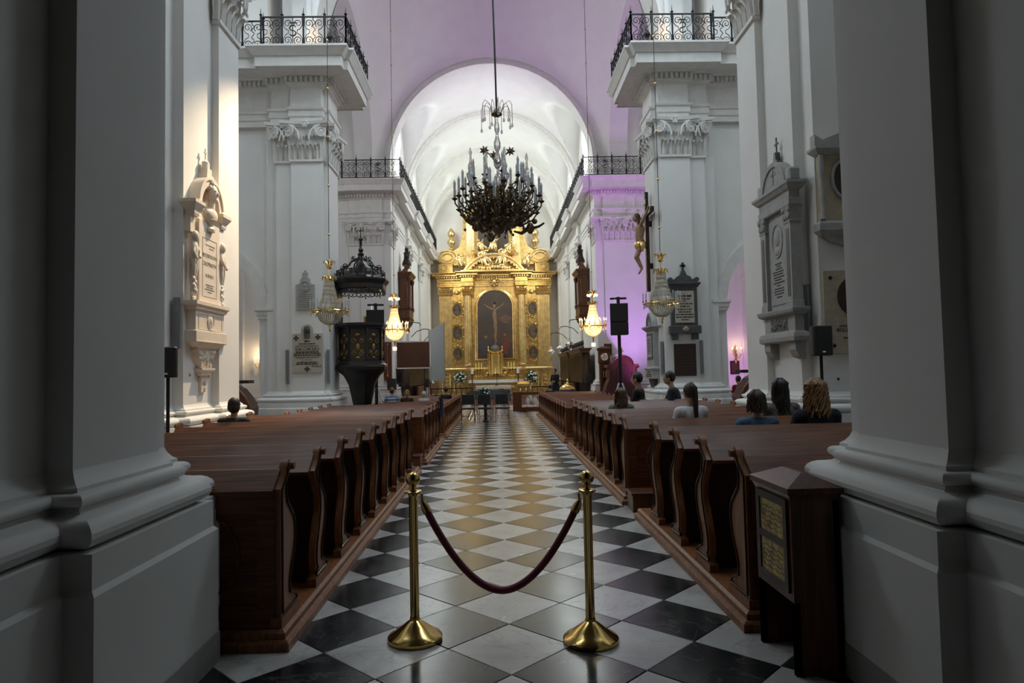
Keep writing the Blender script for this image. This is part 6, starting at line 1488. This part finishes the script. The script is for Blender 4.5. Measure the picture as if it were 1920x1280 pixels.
    for sx, hip, kn, an, to in legs:
        q = MB(); p1, p2 = Lo(*an), Lo(*to); p1 = Vector((p1.x, p1.y - .02, p2.z)); capsule(q, p1, p2, .040 * s, .036 * s, 8); q.build('shoe', BLK, t, 60)
    if print_:
        c = U(0, -.118, .36); MB().ball((0, 0, 0), (.07, .016, .075), 10, 6, T(c.x, c.y, c.z, rz=twist)).build('back_print', print_, t, 60)
    for sx in (-1, 1): MB().ball((sx * .030 * s, .083 * s, .012 * s), (.012 * s, .009 * s, .008 * s), 6, 5, HM).build('eye', TXT, t, 60)
    h = MB()
    if hair != 'bald': h.ball((0, -.016 * s, .022 * s), (.086 * s, .098 * s, .108 * s), 16, 12, HM)
    if hair == 'fringe': h.ball((0, -.03 * s, -.02 * s), (.086 * s, .088 * s, .085 * s), 14, 10, HM)
    if hair in ('long', 'curly', 'bob', 'tail'):
        n = {'long': 80, 'curly': 110, 'bob': 60, 'tail': 26}[hair]; Ln = {'long': .36, 'curly': .29, 'bob': .17, 'tail': .40}[hair]; wv = {'long': .012, 'curly': .022, 'bob': .008, 'tail': .01}[hair]
        for k in range(n):
            a = PI * (.92 + 1.16 * k / (n - 1)) if hair != 'tail' else PI * (1.35 + .3 * k / (n - 1))
            r_ = (.080, .090); ph = random.uniform(0, 6); pts = []; ll = Ln * random.uniform(.8, 1.1)
            for i in range(9):
                g_ = (i - 2) / 6; f = max(g_, 0); top_ = min(i / 2, 1); out = 1.0 + (.34 * f if hair == 'curly' else .22 * f)
                px, py = r_[0] * cos(a) * out + wv * sin(ph + f * 9), r_[1] * sin(a) * out * (1.05 + .25 * f) - .02 + wv * cos(ph + f * 8)
                if hair == 'tail': px *= (1 - .55 * f); 
                q_ = .25 + .75 * top_; pts.append(Vector((px * s * q_, (py * q_ - .02 * (1 - q_)) * s, (.128 - .06 * top_ - ll * f) * s)))
            h.tube(pts, [.0125 * s * (1 - .5 * (i / 8)) for i in range(9)], 4, M=HM)
    h.build('hair', hair_m, t, 70)
    return t
HB = mat('brown_hair', (.045, .020, .010), .5, var=.5, scale=30); HD = mat('dark_hair', (.018, .010, .008), .45, var=.5, scale=30); HBL = mat('blond_hair', (.36, .21, .075), .45, col2=(.14, .07, .025), scale=34); HW = mat('white_hair', (.62, .60, .58), .6); HR = mat('auburn_hair', (.13, .055, .026), .5, var=.5, scale=30)
NAVY = fabric('navy_cotton', (.014, .016, .03)); BLKF = fabric('black_cotton', (.012, .012, .013)); WHT = fabric('white_cotton', (.85, .84, .88)); DEN = fabric('blue_denim', (.09, .19, .30), (.035, .08, .15), 14)
PAT = fabric('patterned_blouse', (.32, .30, .27), (.05, .04, .04), 60); FLO = fabric('floral_blouse', (.30, .33, .24), (.08, .10, .06), 40); REDF = fabric('red_cotton', (.30, .01, .015)); OLIVE = fabric('dark_olive_cotton', (.03, .03, .02)); GREYF = fabric('pale_grey_cotton', (.5, .5, .52))
STRP = mat('striped_cotton', (.30, .42, .58), .85)
nt = STRP.node_tree; wv = nt.nodes.new('ShaderNodeTexWave'); wv.bands_direction = 'Z'; wv.inputs['Scale'].default_value = 4.0; tcn = [n for n in nt.nodes if n.type == 'TEX_COORD'][0]; nt.links.new(tcn.outputs['Object'], wv.inputs['Vector'])
rpn = nt.nodes.new('ShaderNodeValToRGB'); rpn.color_ramp.interpolation = 'CONSTANT'; rpn.color_ramp.elements[0].color = (.03, .09, .25, 1); rpn.color_ramp.elements[1].position = .5; rpn.color_ramp.elements[1].color = (.34, .44, .52, 1)
nt.links.new(wv.outputs['Fac'], rpn.inputs['Fac']); nt.links.new(rpn.outputs[0], nt.nodes['Principled BSDF'].inputs['Base Color'])
def seat_y(block0, k): return block0 + .74 * k + .285
person('person with short brown hair in a black top, alone in the left pews', -3.36, seat_y(3.98, 6) - .0, 1.30, BLKF, HB, 'fringe')
person('person with long brown curls in a patterned blouse, on the right pew nearest the aisle', 1.92, seat_y(7.85, 3), 1.27, FLO, HR, 'curly', vox=.012)
person('person with a brown ponytail in a white T-shirt, in the right pews', 2.36, seat_y(7.85, 0), 1.37, WHT, HB, 'tail', twist=.25, vox=.011)
person('child with brown bobbed hair in a blue denim jacket, beside the blond person', 2.55, seat_y(4.05, 3), 1.32, DEN, HB, 'bob', vox=.011, bare=False)
person('person with long dark hair in a spotted blouse, behind the denim-jacketed child', 3.46, seat_y(7.85, 0), 1.40, PAT, HD, 'long', vox=.011, bare=False)
person('person with long wavy blond hair in a navy top, next to the right foreground pier', 3.14, seat_y(4.05, 3), 1.42, NAVY, HBL, 'curly', vox=.011)
person('person in a black T-shirt with a yellow print, turned left before the framed memorial', 2.82, seat_y(7.85, 7), 1.50, BLKF, HD, 'short', twist=1.1, print_=mat('yellow_print', (.55, .30, .04), .8))
person('person in a navy T-shirt reaching left, before the bronze plaque', 3.60, seat_y(7.85, 7), 1.52, NAVY, HD, 'short', twist=1.2, reach=1, lean=.15)
t = thing('stone_bench', 'low stone bench under the person in red beyond the right arch', 'bench', (7.62, 21.0, 0)); MB().box(-.45, .45, -.2, .2, .38, .45).build('slab', GREY, t, bevel=.01); MB().box(-.35, -.22, -.16, .16, 0, .38).build('support', GREY, t); MB().box(.22, .35, -.16, .16, 0, .38).build('support', GREY, t)
person('person with grey hair in a red top, sitting beyond the right arch', 7.62, 21.0, 1.30, REDF, HD, 'short', base=.46, twist=.3, vox=.016)
person('person in a blue striped shirt with cropped hair, left end of the far left row', -2.92, seat_y(16.4, 3), 1.20, STRP, HR, 'short', vox=.016, base=.47)
person('person with long fair hair in a dark top, beside the striped shirt', -2.50, seat_y(16.4, 3), 1.13, OLIVE, HBL, 'bob', vox=.016, base=.47)
person('white-haired person in a pale top in the far left pews', -2.03, seat_y(16.4, 3), 1.08, GREYF, HW, 'short', vox=.016, base=.47)
person('dark-haired person in a dark top at the aisle end of the far left pews', -1.52, seat_y(16.4, 5), 1.16, BLKF, HB, 'short', twist=-.5, vox=.016, base=.47)
person('dark figure seated near the front of the far right pews', 1.90, seat_y(14.6, 12), 1.10, BLKF, HD, 'short', vox=.018, base=.47)
person('person in dark clothes standing by the right choir stalls', 2.95, 33.6, 1.70, BLKF, HD, 'short', standing=True, twist=2.4, vox=.018, bare=False)
# ---- blue jacket over the aisle end of a far left pew
t = thing('blue_jacket', 'blue jacket draped over the aisle end of a left pew', 'jacket', (-1.27, 14.66, 0))
JB = fabric('blue_jacket_cloth', (.03, .06, .12))
b = MB(); b.grid(lambda u, v: (.035 + .01 * sin(v * 9 + u * 5) + .02 * (1 - abs(2 * v - 1)) , .02 + .26 * u, 1.09 - .58 * v + .012 * sin(u * 12)), 10, 12); b.build('front_flap', JB, t, 80)
b = MB(); b.grid(lambda u, v: (.04 - .34 * v, .0 + .27 * u, 1.085 + .012 * sin(u * 10 + v * 6) - .0 * v), 10, 10); b.build('shoulder_fold', JB, t, 80)
b = MB(); b.tube([(.055, .10, 1.05), (.07, .09, .85), (.065, .11, .62)], [.045, .045, .035], 8); b.build('sleeve', JB, t, 80)
